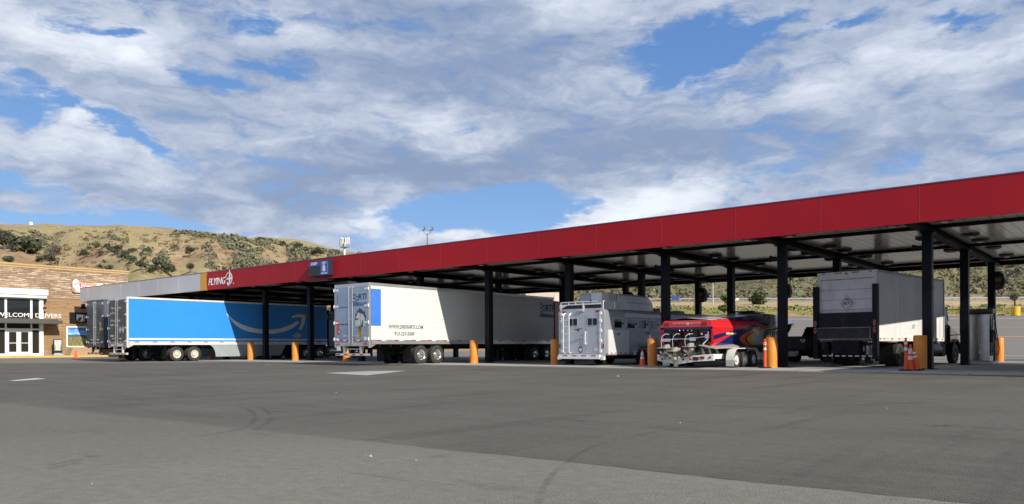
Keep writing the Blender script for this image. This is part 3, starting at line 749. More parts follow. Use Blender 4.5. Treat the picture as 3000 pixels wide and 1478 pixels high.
c_ = dl(260, 834.5); text('lettering', "DUNKIN'", .34, so_, dsg, Vector((.112, c_[0], c_[1])), '+X', width=dl(283, 835)[0]-dl(238, 835)[0], bold=.03)
c_ = dl(260, 844.5); text('lettering', 'DONUTS', .34, spk, dsg, Vector((.112, c_[0], c_[1])), '+X', width=dl(283, 835)[0]-dl(238, 835)[0], bold=.03)
# black food sign
q0, q1 = fac(203, 916), fac(300, 947)
psg = thing('shop_sign', 'black PJ FRESH food sign on the tan wall right of the awning', 'sign', (FX+.0, q0.y, q1.z))
hh = q0.z-q1.z; ww = 4.6
MB().box(0, .22, 0, ww, 0, hh).build('sign_board', pm('sign_black', (.012, .012, .012), .35), psg, bevel=.015)
text('lettering', 'PJ', .62, logo_white, psg, Vector((.222, fac(231.5, 930).y-q0.y, hh*.53)), '+X', width=.62, bold=.05)
text('lettering', '\u00b7FRESH', .52, pm('logo_dim', (.55, .56, .58), .4), psg, Vector((.222, fac(262, 930).y-q0.y+.15, hh*.53)), '+X', width=1.75)
art('smile_line', ringpoly(.30, .335, math.radians(205), math.radians(335), 10, 1.3), logo_white, psg, Vector((.222, fac(234, 930).y-q0.y, hh*.42)), '+X', .004)
# landscape billboard with white frame
q0, q1 = fac(193.5, 956), fac(300, 1018)
def poster_mat(name, desert=True):
    m = bpy.data.materials.new(name); m.use_nodes = True; T = NT(m.node_tree); b = m.node_tree.nodes['Principled BSDF']
    P = T.n('ShaderNodeTexCoord').outputs['Generated']; x, y, z = T.sep(P)
    n = T.noise(T.map(P, scale=(1, 3, 6)), 3.0, 6, .6); n2 = T.noise(P, 26, 5, .7); n3 = T.noise(P, 4, 4)
    c = T.mix(T.ss(z, .55, 1.0), (.25, .55, .85), (.02, .18, .62))
    c = T.mix(T.ss(n, .52, .7), c, (.75, .82, .90))
    hzn = T.m('ADD', .60, T.m('MULTIPLY', T.m('SUBTRACT', n3, .5), .22))
    c = T.mix(T.ss(z, T.m('ADD', hzn, .01), hzn), c, (.08, .12, .24))
    ln = T.mix(T.ss(n2, .35, .65), (.07, .085, .03), (.36, .31, .13))
    c = T.mix(T.ss(z, T.m('ADD', hzn, -.09), T.m('ADD', hzn, -.12)), c, ln)
    rd = T.m('ABSOLUTE', T.m('SUBTRACT', y, T.m('SUBTRACT', .52, T.m('MULTIPLY', z, .62))))
    wdt = T.m('SUBTRACT', .075, T.m('MULTIPLY', z, .12))
    c = T.mix(T.m('MULTIPLY', T.ss(rd, wdt, T.m('MULTIPLY', wdt, .5)), T.ss(z, .5, .46)), c, (.55, .45, .24))
    T.link(c, b.inputs['Base Color']); b.inputs['Roughness'].default_value = .4
    return m
post = thing('wall_mural', 'large desert road picture in a white frame on the store wall', 'mural', (FX-.02, q0.y, q1.z))
hh = q0.z-q1.z; ww = 5.2
MB().box(0, .05, .13, ww-.13, .13, hh-.13).build('picture', poster_mat('desert_picture'), post)
g = MB(); g.box(0, .09, 0, ww, 0, .13); g.box(0, .09, 0, ww, hh-.13, hh); g.box(0, .089, 0, .13, .13, hh-.13); g.box(0, .089, ww-.13, ww, .13, hh-.13); g.build('picture_frame', wfr, post)
# pavement advertising stand
q0, q1 = fac(155, 995), fac(183, 1041)
st = thing('advert_stand', 'black framed advert stand on the pavement right of the entrance', 'sign stand', (FX+.8, atX(169, 1041, FX+.8).y, ZG))
w2 = (atX(182, 1000, FX+.8).y-atX(156, 1000, FX+.8).y)/2; h2 = atX(169, 995, FX+.8).z-ZG
def ad_mat():
    m = bpy.data.materials.new('advert_print'); m.use_nodes = True; T = NT(m.node_tree); b = m.node_tree.nodes['Principled BSDF']
    P = T.n('ShaderNodeTexCoord').outputs['Generated']; x, y, z = T.sep(P)
    n = T.noise(P, 5, 5)
    c = T.mix(T.ss(z, .25, .8), (.30, .32, .36), (.62, .72, .82)); c = T.mix(T.ss(n, .5, .65), c, (.45, .33, .25))
    bx = T.m('MULTIPLY', T.ss(T.m('ABSOLUTE', T.m('SUBTRACT', y, .5)), .26, .24), T.ss(T.m('ABSOLUTE', T.m('SUBTRACT', z, .33)), .25, .23))
    c = T.mix(bx, c, (.75, .76, .7))
    bx2 = T.m('MULTIPLY', T.ss(T.m('ABSOLUTE', T.m('SUBTRACT', y, .48)), .15, .12), T.ss(T.m('ABSOLUTE', T.m('SUBTRACT', z, .33)), .20, .17))
    c = T.mix(bx2, c, (.80, .62, .03)); 
    c = T.mix(T.m('MULTIPLY', T.ss(T.m('ABSOLUTE', T.m('SUBTRACT', y, .8)), .08, .05), T.ss(T.m('ABSOLUTE', T.m('SUBTRACT', z, .35)), .14, .1)), c, (.1, .35, .06))
    T.link(c, b.inputs['Base Color']); b.inputs['Roughness'].default_value = .3
    return m
MB().box(-.06, .06, -w2, w2, .22, h2).build('stand_frame', black_plastic, st, bevel=.02)
MB().box(.061, .068, -w2+.08, w2-.08, .42, h2-.07).build('advert_print', ad_mat(), st)
MB().box(-.28, .28, -w2-.02, w2+.02, 0, .12).box(-.05, .05, -w2+.1, w2-.1, .12, .22).build('stand_base', galv, st, bevel=.02)
# tan block at the pavement edge
bx = atX(238, 1040, -76.6)
tag(MB().prism([(bx.y-1.05, ZG), (bx.y+1.6, ZG), (bx.y+1.6, 1.02), (bx.y-.75, 1.02)], 'X', -77.6, -76.4).build('kerb_block', pm('block_tan', (.40, .27, .15), .8, var=.1), bevel=.03), 'low tan concrete block on the pavement under the desert mural', 'block')
# glazed post seen beside the right-hand door pane
# ------------------------------------------------------------------ wheels
rim_alu = pm('rim_aluminium', (.75, .75, .73), .22, .9, var=.05); rim_white = pm('rim_cream', (.66, .62, .50), .5, var=.08, dirt=.3); rim_pl = pm('rim_white', (.62, .62, .60), .5, var=.05)
def wheel(parent, x, y, r, w, out, rim=None, dual=False, dish=.06, holes=True, name='wheel'):
    """out: +1 the wheel faces +x, -1 faces -x; x is the outer face; rim mesh with its tyre as a child"""
    rim = rim or rim_alu; s = out; R = r*.56
    g = MB(); c = (x, y, r)
    prof = [(R*1.02, -.01), (R*.96, -.02), (R*.86, -dish), (R*.52, -dish-.03), (R*.46, -dish+.02), (R*.38, -dish+.05), (R*.18, -dish+.06), (.0, -dish+.065)]
    g.lathe([(a, b*s) for a, b in prof], c, 'X', 24)
    g.m = 1
    if holes:
        for i in range(10):
            t = 2*PI*i/10; a = R*.70
            g.cyl((x-s*(dish+.02), y+a*math.cos(t), r+a*math.sin(t)), (x-s*(dish-.006), y+a*math.cos(t), r+a*math.sin(t)), R*.095, n=8)
    o = g.build(name, [rim, ink], parent, smooth=35)
    t = MB()
    def tyre(xo):
        t.lathe([(R, xo-s*w*.98), (r*.93, xo-s*w), (r, xo-s*w*.9), (r, xo-s*w*.78), (r*.975, xo-s*w*.76), (r*.975, xo-s*w*.73), (r, xo-s*w*.71), (r, xo-s*w*.53), (r*.975, xo-s*w*.51), (r*.975, xo-s*w*.48), (r, xo-s*w*.46), (r, xo-s*w*.28), (r*.975, xo-s*w*.26), (r*.975, xo-s*w*.23), (r, xo-s*w*.21), (r, xo-s*w*.1), (r*.93, xo), (R*1.25, xo+s*.008), (R*1.0, xo-s*.012)], (0, y, r), 'X', 32)
    tyre(x)
    if dual: tyre(x-s*(w+.05))
    tt = t.build('tyre', rubber, o, smooth=40)
    return o

# ------------------------------------------------------------------ semi trailers
def ridged(name, col, per=.19, strength=.5, dirt=.10):
    m = bpy.data.materials.new(name); m.use_nodes = True; T = NT(m.node_tree); b = m.node_tree.nodes['Principled BSDF']
    co = T.n('ShaderNodeTexCoord').outputs['Object']; x, y, z = T.sep(co)
    fr = T.m('ABSOLUTE', T.m('SUBTRACT', T.m('FRACT', T.m('DIVIDE', T.m('ADD', z, 10.0), per)), .5))
    h = T.ss(fr, .06, .0)
    fy = T.m('ABSOLUTE', T.m('SUBTRACT', T.m('FRACT', T.m('DIVIDE', T.m('ADD', y, 10.0), 1.22)), .5))
    n = T.noise(T.map(co, scale=(1, 1, .2)), 1.4, 6, .6)
    c = T.mix(T.m('MULTIPLY', T.ss(n, .5, .8), dirt), col, (.30, .29, .26)); c = T.mix(T.m('MULTIPLY', h, .24), c, (.30, .28, .27))
    T.link(c, b.inputs['Base Color']); b.inputs['Roughness'].default_value = .4
    bp = T.n('ShaderNodeBump'); bp.inputs['Strength'].default_value = strength; bp.inputs['Distance'].default_value = .02
    T.link(T.m('ADD', T.m('SUBTRACT', 1.0, h), T.m('MULTIPLY', T.noise(T.map(co, scale=(1, 1, .5)), .8, 3), 1.2)), bp.inputs['Height']); T.link(bp.outputs[0], b.inputs['Normal'])
    return m
def trailer(name, label, loc, rz, W=2.66, H=4.15, L=16.1, zb=1.09, ax=3.69, side_m=None, door_m=None, frame_m=None, rail_m=None, rim=None, skirt=False, group=None, ax2=1.25, roddark=False, strip=None):
    t = thing(name, label, 'trailer', loc, rz, group); hw = W/2
    side_m = side_m or trailer_white; frame_m = frame_m or silver; rail_m = rail_m or silver
    MB().box(-hw+.02, hw-.02, .10, L, zb+.22, H-.12).build('cargo_box', side_m, t, bevel=.01)
    for s in (-1, 1):
        g = MB(); x0, x1 = sorted((s*(hw-.03), s*(hw+.012)))
        g.box(x0, x1, .14, L, zb, zb+.225); g.m = 1
        y = .5
        while y < L-.5:
            xa, xb = sorted((s*hw, s*(hw+.016))); g.m = 1; g.box(xa, xb, y, y+.30, zb+.165, zb+.215); g.m = 2; g.box(xa, xb, y+.30, y+.60, zb+.165, zb+.215); y += 1.22
        g.build('bottom_rail', [rail_m, red_tape, white_tape], t)
        g = MB(); x0, x1 = sorted((s*(hw-.05), s*(hw+.012))); g.box(x0, x1, .12, L, H-.125, H); g.build('top_rail', rail_m, t, bevel=.01)
        if strip:
            g = MB(); x0, x1 = sorted((s*(hw-.02), s*(hw+.004))); g.box(x0, x1, .16, L, zb+.33, zb+.45); g.build('side_strip', strip, t)
    MB().box(-hw+.05, hw-.05, .12, L, H-.05, H-.004).build('roof', pm('roof_white', (.6, .6, .58), .5), t)
    g = MB()
    g.box(-hw, -hw+.11, 0, .12, zb-.18, H); g.box(hw-.11, hw, 0, .12, zb-.18, H); g.box(-hw+.11, hw-.11, 0.001, .12, H-.17, H-.001); g.box(-hw+.11, hw-.11, 0.002, .12, zb-.10, zb+.13)
    g.prism([(.12, zb-.18), (.5, zb), (.12, zb)], 'X', hw-.1, hw-.02); g.prism([(.12, zb-.18), (.5, zb), (.12, zb)], 'X', -hw+.02, -hw+.1)
    g.build('rear_frame', frame_m, t, bevel=.008)
    dz0, dz1 = zb+.135, H-.175
    for s in (-1, 1):
        x0, x1 = sorted((s*.008, s*(hw-.115)))
        d = MB().box(x0, x1, -.025, .05, dz0, dz1).build('door', door_m or galv, t, bevel=.006)
        g = MB(); xr = s*.13; g.cyl((xr, -.06, dz0-.12), (xr, -.06, dz1+.05), .022, n=10)
        for z in (dz0-.02, dz0+1.15, dz1-.7, dz1-.02): g.box(xr-.05, xr+.05, -.075, -.026, z-.04, z+.04)
        g.build('lock_rod', silver, d)
        g = MB(); g.box(*sorted((xr, xr+s*.42)), -.08, -.055, dz0+.26, dz0+.30); g.box(*sorted((xr+s*.36, xr+s*.44)), -.085, -.026, dz0+.24, dz0+.32); g.build('door_handle', silver, d)
        for i in range(4):
            z = dz0+.12+(dz1-dz0-.24)*i/3
            g = MB(); g.box(*sorted((s*(hw-.30), s*(hw+.02))), -.05, -.026, z-.045, z+.045); g.cyl((s*(hw-.02), -.045, z-.08), (s*(hw-.02), -.045, z+.08), .03, n=8); g.build('hinge', silver if not roddark else white_paint, d)
        g = MB()
        for i in range(4):
            x = s*(.25+.26*i); g.m = i % 2; g.box(x-.12, x+.12, -.034, -.024, dz0+.03, dz0+.08)
        g.build('reflector', [red_tape, white_tape], d)
        g = MB()
        for i in range(2): g.lathe([(0, -.02), (.05, -.02), (.06, 0)], (s*(hw-.2-.16*i), 0, zb+.02), 'Y', 14)
        g.build('tail_light', red_lens, t)
        # underride guard uprights
    g = MB()
    for s in (-1, 1): g.prism([(.02, zb-.10), (.30, zb-.10), (.12, .62), (.02, .62)], 'X', s*.62-.05, s*.62+.05)
    g.box(-hw+.08, hw-.08, 0, .12, .50, .62); g.box(-.57, .57, .03, .08, .82, .86)
    g.m = 1
    for i in range(8):
        x = -hw+.14+i*(W-.28)/8; g.m = 1+i % 2; g.box(x, x+(W-.28)/8, -.006, .0, .535, .585)
    g.build('underride_guard', [frame_m, red_tape, white_tape], t)
    # sliding bogie and chassis rails
    g = MB()
    for s in (-1, 1): g.box(s*.5-.07, s*.5+.07, .3, L-.6, zb-.28, zb-.002); g.box(s*.5-.09, s*.5+.09, ax-.9, ax+ax2+.9, zb-.48, zb-.281)
    y = .8
    while y < L-1: g.box(-hw+.1, hw-.1, y-.04, y+.04, zb-.12, zb-.003); y += .75
    for a in (ax, ax+ax2):
        g.cyl((-hw+.3, a, .52), (hw-.3, a, .52), .075, n=10); g.cyl((-.5, a-.3, .7), (.5, a-.3, .7), .09, n=10); g.box(-.62, -.38, a-.5, a+.35, .52, .64); g.box(.38, .62, a-.5, a+.35, .52, .64)
    g.cyl((-.35, ax-1.1, .66), (.35, ax-1.1, .66), .14, n=12)
    g.build('chassis', dark_steel, t)
    for a in (ax, ax+ax2):
        for s in (-1, 1): wheel(t, s*(hw-.02), a, .51, .26, s, rim, dual=True)
    for s in (-1, 1):
        x0, x1 = sorted((s*(hw-.02), s*(hw-.62)))
        MB().box(x0, x1, ax-.80, ax-.775, .16, zb-.1).build('mud_flap', black_plastic, t)
        g = MB(); g.bar((s*.85, L-3.6, zb-.02), (s*.85, L-3.6, .12), .12, .14); g.box(s*.85-.14, s*.85+.14, L-3.75, L-3.45, .035, .09); g.bar((s*.85, L-3.6, .55), (s*.85, L-2.8, zb-.05), .06, .06); g.build('landing_leg', dark_steel, t)
        if skirt:
            xs = s*(hw-.02); n = 10
            poly = [(ax+ax2+1.05+.55*math.sin(PI/2*i/n)-.0, zb-.01-(zb-.30)*(1-math.cos(PI/2*i/n))) for i in range(n+1)] + [(L-4.4, .30), (L-3.9, zb-.01)]
            MB().prism(poly, 'X', *sorted((xs-s*.02, xs))).build('side_skirt', pm('skirt_grey', (.30, .33, .34), .5, var=.06), t)
    return t
def on_side(t, m): return m

# white refrigerated trailer with its mirror-bright doors
RTI = (-31.56, 25.12, 0)
reefer_side = ridged('reefer_side', (.70, .70, .67), strength=.6)
steel_door = pm('polished_door', (.40, .46, .52), .16, .85, var=.10, scale=.8, dirt=.12, dirtcol=(.2, .2, .2))
rt = trailer('semi_trailer', 'white refrigerated semi trailer with polished doors, blue RTI lettering and a blue side square', RTI, math.radians(2.0), side_m=reefer_side, door_m=steel_door, H=4.16, roddark=True)
blue_patch = pm('side_blue', (.055, .20, .66), .4, var=.05)
MB().box(1.33, 1.334, .13, .78, 2.02, 3.86).build('blue_square', blue_patch, rt)
hw = 1.332
text('lettering', 'WWW.DRIVE4RTI.COM', .27, pm('letter_grey', (.20, .20, .21), .5), rt, Vector((hw, 2.55, 1.98)), '+X', width=2.5, bold=.006, shear=.18)
text('lettering', '913-233-5500', .26, MATS['letter_grey'], rt, Vector((hw, 2.42, 1.62)), '+X', width=1.42, bold=.006, shear=.12)
rti_blue = pm('rti_blue', (.018, .07, .17), .45)
text('lettering', 'RTI', .62, rti_blue, rt, Vector((hw, 15.55, 3.42)), '+X', width=.95, bold=.03, shear=.2)
text('lettering', 'REFRIGERATED', .30, rti_blue, rt, Vector((hw, 15.3, 2.92)), '+X', width=1.5, bold=.03)
def waves(cx, cz, w, h, n=3):
    out = []
    for k in range(n):
        zc = cz-k*h*.42; up = []; dn = []
        for i in range(11):
            x = cx-w/2+w*i/10; z = zc+.09*h*2*math.sin(i/10*2*PI); up.append((x, z+.07*h)); dn.append((x, z-.07*h))
        for i in range(10): out.append([dn[i], dn[i+1], up[i+1], up[i]])
    return out
art('wave_mark', waves(0, 0, .48, .60), rti_blue, rt, Vector((hw, 14.8, 3.60)), '+X')
# rear doors: marks, stickers and a painted-on reflection
dz = -.0262
text('lettering', 'RTI', .40, rti_blue, rt, Vector((.84, dz, 3.46)), width=.62, bold=.03, shear=.15)
art('wave_mark', waves(0, 0, .42, .40), rti_blue, rt, Vector((.36, dz, 3.53)))
text('lettering', 'REFRIGERATED', .24, rti_blue, rt, Vector((.68, dz, 3.09)), width=1.0, bold=.02)
text('lettering', 'Now Hiring Drivers', .12, rti_blue, rt, Vector((-.66, dz, 2.98)), width=.92, bold=.01)
text('lettering', 'WWW.DRIVE4RTI.COM', .11, rti_blue, rt, Vector((-.68, dz, 2.10)), width=.86, bold=.01)
text('lettering', '7\n2\n6\n2\n2\n3', .11, rti_blue, rt, Vector((-1.06, dz, 3.42)), bold=.02, vert=True)
random.seed(3)
jag = []
for i in range(26):
    t_ = 2*PI*i/26; r_ = .48+.09*random.random()*(1 if i % 2 else -1); jag.append((r_*math.cos(t_)*.85, r_*math.sin(t_)*.98))
cen = (0, 0)
art('torn_hole_picture', [[cen, jag[i], jag[(i+1) % 26]] for i in range(26)], pm('hole_dark', (.035, .07, .085), .5), rt, Vector((.70, dz, 2.38)))
art('torn_hole_picture', [[(-.34, -.42), (.10, -.42), (.13, -.12), (.20, -.10), (.20, -.42), (.36, -.36), (.33, -.02), (.22, .17), (.02, .25), (-.16, .28), (-.30, .10), (-.40, -.12)]], pm('hole_pale', (.50, .56, .58), .5), rt, Vector((.70, dz-.004, 2.40)))
lab_y = pm('label_yellow', (.60, .40, .04), .5)
art('warning_label', [[(-.13, -.15), (.13, -.15), (.13, .15), (-.13, .15)]], lab_y, rt, Vector((.68, dz, 1.90))); art('warning_label', [[(-.13, -.22), (.13, -.22), (.13, .14), (-.13, .14)]], lab_y, rt, Vector((.68, dz, 1.62)))
art('label_bars', [[(-.11, z), (.11, z), (.11, z+.03), (-.11, z+.03)] for z in (-.30, -.24, -.16, -.06, .0, .07, .14, .20, .26)], ink, rt, Vector((.68, dz-.005, 1.74)), t=.003)
art('round_badge', [[(.11*math.cos(i*PI/8), .13*math.sin(i*PI/8)) for i in range(16)]], ink, rt, Vector((-.93, dz, 1.72)))
art('round_badge', ringpoly(.05, .075, 0, 2*PI, 14), logo_white, rt, Vector((-.93, dz-.005, 1.72)), t=.003)
art('red_reflection_mark', [[(-.12, -.35), (.02, -.42), (.14, -.1), (.10, .22), (-.02, .40), (-.12, .36)]], pm('reflection_red', (.50, .10, .085), .3), rt, Vector((-1.02, dz, 1.95)))  # red reflection in the polished door, drawn as a flat coloured shape
art('paper_notice', [[(-.09, -.08), (.09, -.08), (.09, .08), (-.09, .08)]], white_tape, rt, Vector((1.05, dz, 1.38)))
art('plate', [[(-.15, -.1), (.15, -.1), (.15, .12), (-.15, .12)]], white_tape, rt, Vector((-1.0, -.006, .86)))

# blue parcel trailer
sky_blue = pm('parcel_blue', (.034, .265, .68), .4, var=.04, scale=.4, spec=.3, dirt=.12, dirtcol=(.05, .2, .45), streak=(1, 1, .12))
grey_door = pm('door_charcoal', (.075, .085, .10), .35, .3, var=.12, scale=1.5, dirt=.2, dirtcol=(.16, .16, .16))
AW, AH, AZB = 2.75, 4.32, 1.14
am = trailer('semi_trailer', 'sky blue semi trailer with a pale smile arrow and charcoal rear doors', (-53.6, 23.05, 0), math.radians(.4), W=AW, H=AH, zb=AZB, ax=3.42, side_m=sky_blue, door_m=grey_door, frame_m=pm('frame_pale', (.66, .66, .64), .4, .2), rail_m=pm('rail_pale', (.70, .69, .66), .4, .1, dirt=.1), rim=rim_white, skirt=True, strip=pm('strip_pale', (.66, .72, .75), .4), ax2=1.28)
smile = pm('smile_pale', (.70, .72, .72), .45, var=.03)
def am_pt(px, py):
    """a point on the blue side as (along, up)"""
    p = atX(px, py, am.location.x+AW/2); return (p.y-am.location.y, p.z)
top = [am_pt(*q) for q in ((664, 919), (692, 942), (725, 957), (770, 966), (815, 964), (850, 953), (872, 940))]
bot = [am_pt(*q) for q in ((664, 921), (690, 952), (722, 970), (770, 978), (812, 977), (852, 966), (878, 947))]
pl = []
def dens(P, n=5):
    out = []
    for i in range(len(P)-1):
        p0, p1, p2, p3 = P[max(i-1, 0)], P[i], P[i+1], P[min(i+2, len(P)-1)]
        for k in range(n):
            t = k/n; out.append(tuple(.5*((2*p1[j])+(p2[j]-p0[j])*t+(2*p0[j]-5*p1[j]+4*p2[j]-p3[j])*t*t+(3*p1[j]-p0[j]-3*p2[j]+p3[j])*t**3) for j in (0, 1)))
    return out+[P[-1]]
tp, bt = dens(top), dens(bot)
for i in range(len(tp)-1): pl.append([bt[i], bt[i+1], tp[i+1], tp[i]])
o_ = [am_pt(*q) for q in ((857, 926), (872, 922), (888, 922), (896, 928), (894, 945), (885, 965), (880, 968))]
i_ = [am_pt(*q) for q in ((857, 932), (872, 930), (882, 930), (885, 934), (884, 947), (879, 960), (876, 966))]
oo, ii = dens(o_), dens(i_)
for i in range(len(oo)-1): pl.append([ii[i], ii[i+1], oo[i+1], oo[i]])
art('smile_arrow', pl, smile, am, Vector((AW/2+.003, 0, 0)), '+X')
cx_ = am_pt(872, 984); art('hazard_diamond', [[(cx_[0]+a, cx_[1]+b) for a, b in ((-.5, 0), (0, -.28), (.5, 0), (0, .28))]], pm('diamond_pale', (.42, .48, .48), .5), am, Vector((AW/2+.003, 0, 0)), '+X')
c0, c1 = am_pt(900, 922), am_pt(957, 926); text('lettering', 'prime', .9, pm('prime_shaded', (.20, .24, .27), .5), am, Vector((AW/2+.003, (c0[0]+c1[0])/2, c0[1]-.05)), '+X', width=c1[0]-c0[0]+2.2, bold=.01)  # letter colour darkened to carry the deep shade under the canopy
tw = pm('text_pale', (.42, .43, .44), .5)
for s, z, w, x in (("There\u2019s more", 3.62, 1.55, -.18), ('to Prime.', 3.28, 1.0, -.50), ('A truckload', 2.78, 1.45, -.25), ('more.', 2.50, .62, -.72)): text('lettering', s, .26, tw, am, Vector((x, -.027, z)), width=w, bold=.012)
for x in (.45, .88): art('hazard_diamond', [[(-.2, 0), (0, -.24), (.2, 0), (0, .24)]], pm('diamond_pale', (.42, .48, .48), .5), am, Vector((x, -.027, 2.15)))
art('paper_notice', [[(-.3, -.06), (.3, -.06), (.3, .06), (-.3, .06)]], tw, am, Vector((-.72, -.027, 1.76)))
# third trailer, in the next lane
third_door = pm('door_slate', (.20, .235, .28), .22, .75, var=.12, scale=1.2, dirt=.15, dirtcol=(.15, .15, .15))
th3 = trailer('semi_trailer', 'slate grey semi trailer with closed bright doors, left of the blue trailer', (-58.35, 23.55, 0), 0.0, W=2.8, H=4.37, zb=1.12, ax=3.0, side_m=ridged('slate_side', (.10, .11, .13)), rail_m=MATS.get('frame_slate') or pm('frame_slate', (.10, .115, .14), .45, .3), door_m=third_door, frame_m=pm('frame_slate', (.10, .115, .14), .45, .3), rim=rim_white)
art('warning_label', [[(-.14, -.3), (.14, -.3), (.14, .3), (-.14, .3)]], lab_y, th3, Vector((.95, -.027, 2.45)))
# trailer standing just right of the picture; it shades the pad
tr4 = trailer('semi_trailer', 'plain white box semi trailer parked beyond the right-hand end of the fuel canopy', (-1.25, 26.75, 0), 0.0, side_m=ridged('plain_side', (.7, .7, .68)), door_m=galv)

# ------------------------------------------------------------------ tractors (mostly hidden behind their trailers)
def tractor(label, loc, rz, paint):
    t = thing('truck_tractor', label, 'truck', loc, rz)
    g = MB()
    for s in (-1, 1): g.box(s*.43-.05, s*.43+.05, -1.2, 5.9, .62, .90)
    g.box(-.9, .9, -.6, .6, .98, 1.06); g.cyl((-1, 0, .52), (1, 0, .52), .09); g.cyl((-1, 1.32, .52), (1, 1.32, .52), .09); g.cyl((-1, 5.1, .5), (1, 5.1, .5), .07)
    g.build('chassis', dark_steel, t)
    for y in (0, 1.32):
        for s in (-1, 1): wheel(t, s*1.2, y, .51, .26, s, rim_alu, dual=True)
    for s in (-1, 1): wheel(t, s*1.22, 5.1, .51, .28, s, rim_alu)
    MB().prism([(2.15, .95), (4.3, .95), (4.3, 2.3), (3.95, 3.0), (3.3, 3.75), (2.6, 3.95), (2.15, 3.95)], 'X', -1.22, 1.22).build('cab', paint, t, bevel=.06)
    MB().prism([(4.3, .75), (6.0, .75), (6.05, 1.25), (5.9, 1.75), (4.3, 2.15)], 'X', -1.05, 1.05).build('hood', paint, t, bevel=.08)
    for s in (-1, 1):
        MB().box(*sorted((s*1.222, s*1.23)), 3.35, 4.1, 2.15, 2.9).build('side_window', dglass, t)
        MB().cyl((s*1.0, 2.2, .62), (s*1.0, 4.0, .62), .31, n=18).build('fuel_tank', silver, t)
        MB().tube([(s*1.1, 2.0, 1.0), (s*1.1, 2.0, 4.1)], .08, 10).build('exhaust_stack', chrome, t)
        MB().box(*sorted((s*1.3, s*1.5)), 4.2, 4.28, 2.1, 2.75).build('mirror', black_plastic, t)
        MB().prism([(4.45, .75), (4.6, 1.2), (5.1, 1.28), (5.6, 1.2), (5.8, .75), (5.72, .75), (5.5, 1.1), (5.1, 1.18), (4.7, 1.1), (4.53, .75)], 'X', *sorted((s*.8, s*1.24))).build('fender', paint, t)
    MB().prism([(3.98, 2.34), (3.99, 2.36), (3.97, 2.98), (3.95, 3.0)], 'X', -1.1, 1.1).build('windscreen', dglass, t)
    return t
def ahead(t, dist):
    r = t.rotation_euler.z; return (t.location.x-math.sin(r)*dist, t.location.y+math.cos(r)*dist, 0)
tractor('red truck tractor under the nose of the white RTI reefer', ahead(rt, 14.2), rt.rotation_euler.z, pm('tractor_red', (.46, .055, .03), .3, coat=.4))
tractor('dark blue truck tractor under the nose of the sky blue trailer', ahead(am, 14.2), am.rotation_euler.z, pm('tractor_blue', (.03, .05, .11), .3, coat=.4))
tractor('grey truck tractor under the nose of the slate trailer', ahead(th3, 14.2), 0, pm('tractor_grey', (.2, .2, .21), .3, coat=.4))

# ------------------------------------------------------------------ box truck with lift gate
bt_ = thing('box_truck', 'grey white box truck with a raised steel lift gate and 3077 on its roll door', 'truck', (0, 0, 0), math.radians(-6.7))
RRc = Vector((-8.72, 33.3, 0)); rgt = Vector((math.cos(math.radians(6.7)), -math.sin(math.radians(6.7)), 0))
BW = 2.46; bt_.location = RRc - rgt*(BW/2); h = BW/2; BL, BZ0, BZ1 = 7.86, 1.10, 3.98
box_side = pm('box_truck_side', (.68, .68, .66), .5, var=.05, scale=.6, dirt=.75, dirtcol=(.40, .40, .40), streak=(2.2, 2.2, .12))
box_rear = pm('box_truck_rear', (.62, .64, .68), .5, var=.05, dirt=.5, dirtcol=(.30, .30, .31), scale=1.2)
MB().box(-h+.02, h-.02, .12, BL, BZ0+.16, BZ1-.08).build('cargo_box', box_side, bt_, bevel=.012)
for s in (-1, 1):
    g = MB(); g.box(*sorted((s*(h-.04), s*(h+.008))), .12, BL, BZ0, BZ0+.165); g.m = 1
    for y in (.25, .62, 1.45, 2.2, 5.6, 6.85, 7.5): g.box(*sorted((s*h, s*(h+.012))), y, y+.16, BZ0+.07, BZ0+.12)
    g.build('bottom_rail', [pm('rail_dirty', (.66, .65, .60), .5, dirt=.4), red_tape], bt_)
    g = MB(); g.box(*sorted((s*(h-.05), s*(h+.01))), .1, BL+.01, BZ1-.09, BZ1); g.build('top_rail', pm('rail_worn', (.34, .34, .35), .5, dirt=.4), bt_)
    MB().box(*sorted((s*(h-.05), s*(h+.008))), BL-.09, BL+.012, BZ0, BZ1-.09).build('corner_post', pm('rail_worn', (.34, .34, .35)), bt_)
MB().box(-h+.05, h-.05, .1, BL, BZ1-.05, BZ1-.01).build('roof', MATS['roof_white'], bt_)
g = MB(); g.box(-h, -h+.15, 0, .12, BZ0, BZ1); g.box(h-.15, h, 0, .12, BZ0, BZ1); g.box(-h+.15, h-.15, .001, .12, BZ1-.30, BZ1-.001); g.build('rear_frame', box_rear, bt_)
g = MB(); g.box(-.06, .06, -.02, .001, BZ1-.12, BZ1-.06); 
for x in (-.95, -.42, -.25, .30, .45, .98): g.box(x-.07, x+.07, -.015, .001, BZ1-.075, BZ1-.035)
g.build('marker_light', red_lens, bt_)
g = MB(); z = BZ0+.06; zs = [BZ0+.06+i*.415 for i in range(7)]
for z0, z1 in zip(zs[:-1], zs[1:]): g.box(-h+.155, h-.155, .04, .075, z0+.006, min(z1-.006, BZ1-.305))
rd = g.build('roll_door', box_rear, bt_, bevel=.004)
zl = 2.66; text('lettering', '3077', .19, ink, rd, Vector((.02, .038, zl)), width=.40, bold=.02)
art('crown_mark', [[(-.10, .11), (-.05, .13), (-.075, .25)], [(-.03, .13), (.03, .13), (.0, .30)], [(.05, .13), (.10, .11), (.075, .25)], [(-.03, -.17), (.03, -.17), (0, -.13)]], ink, rd, Vector((.02, .038, zl)))
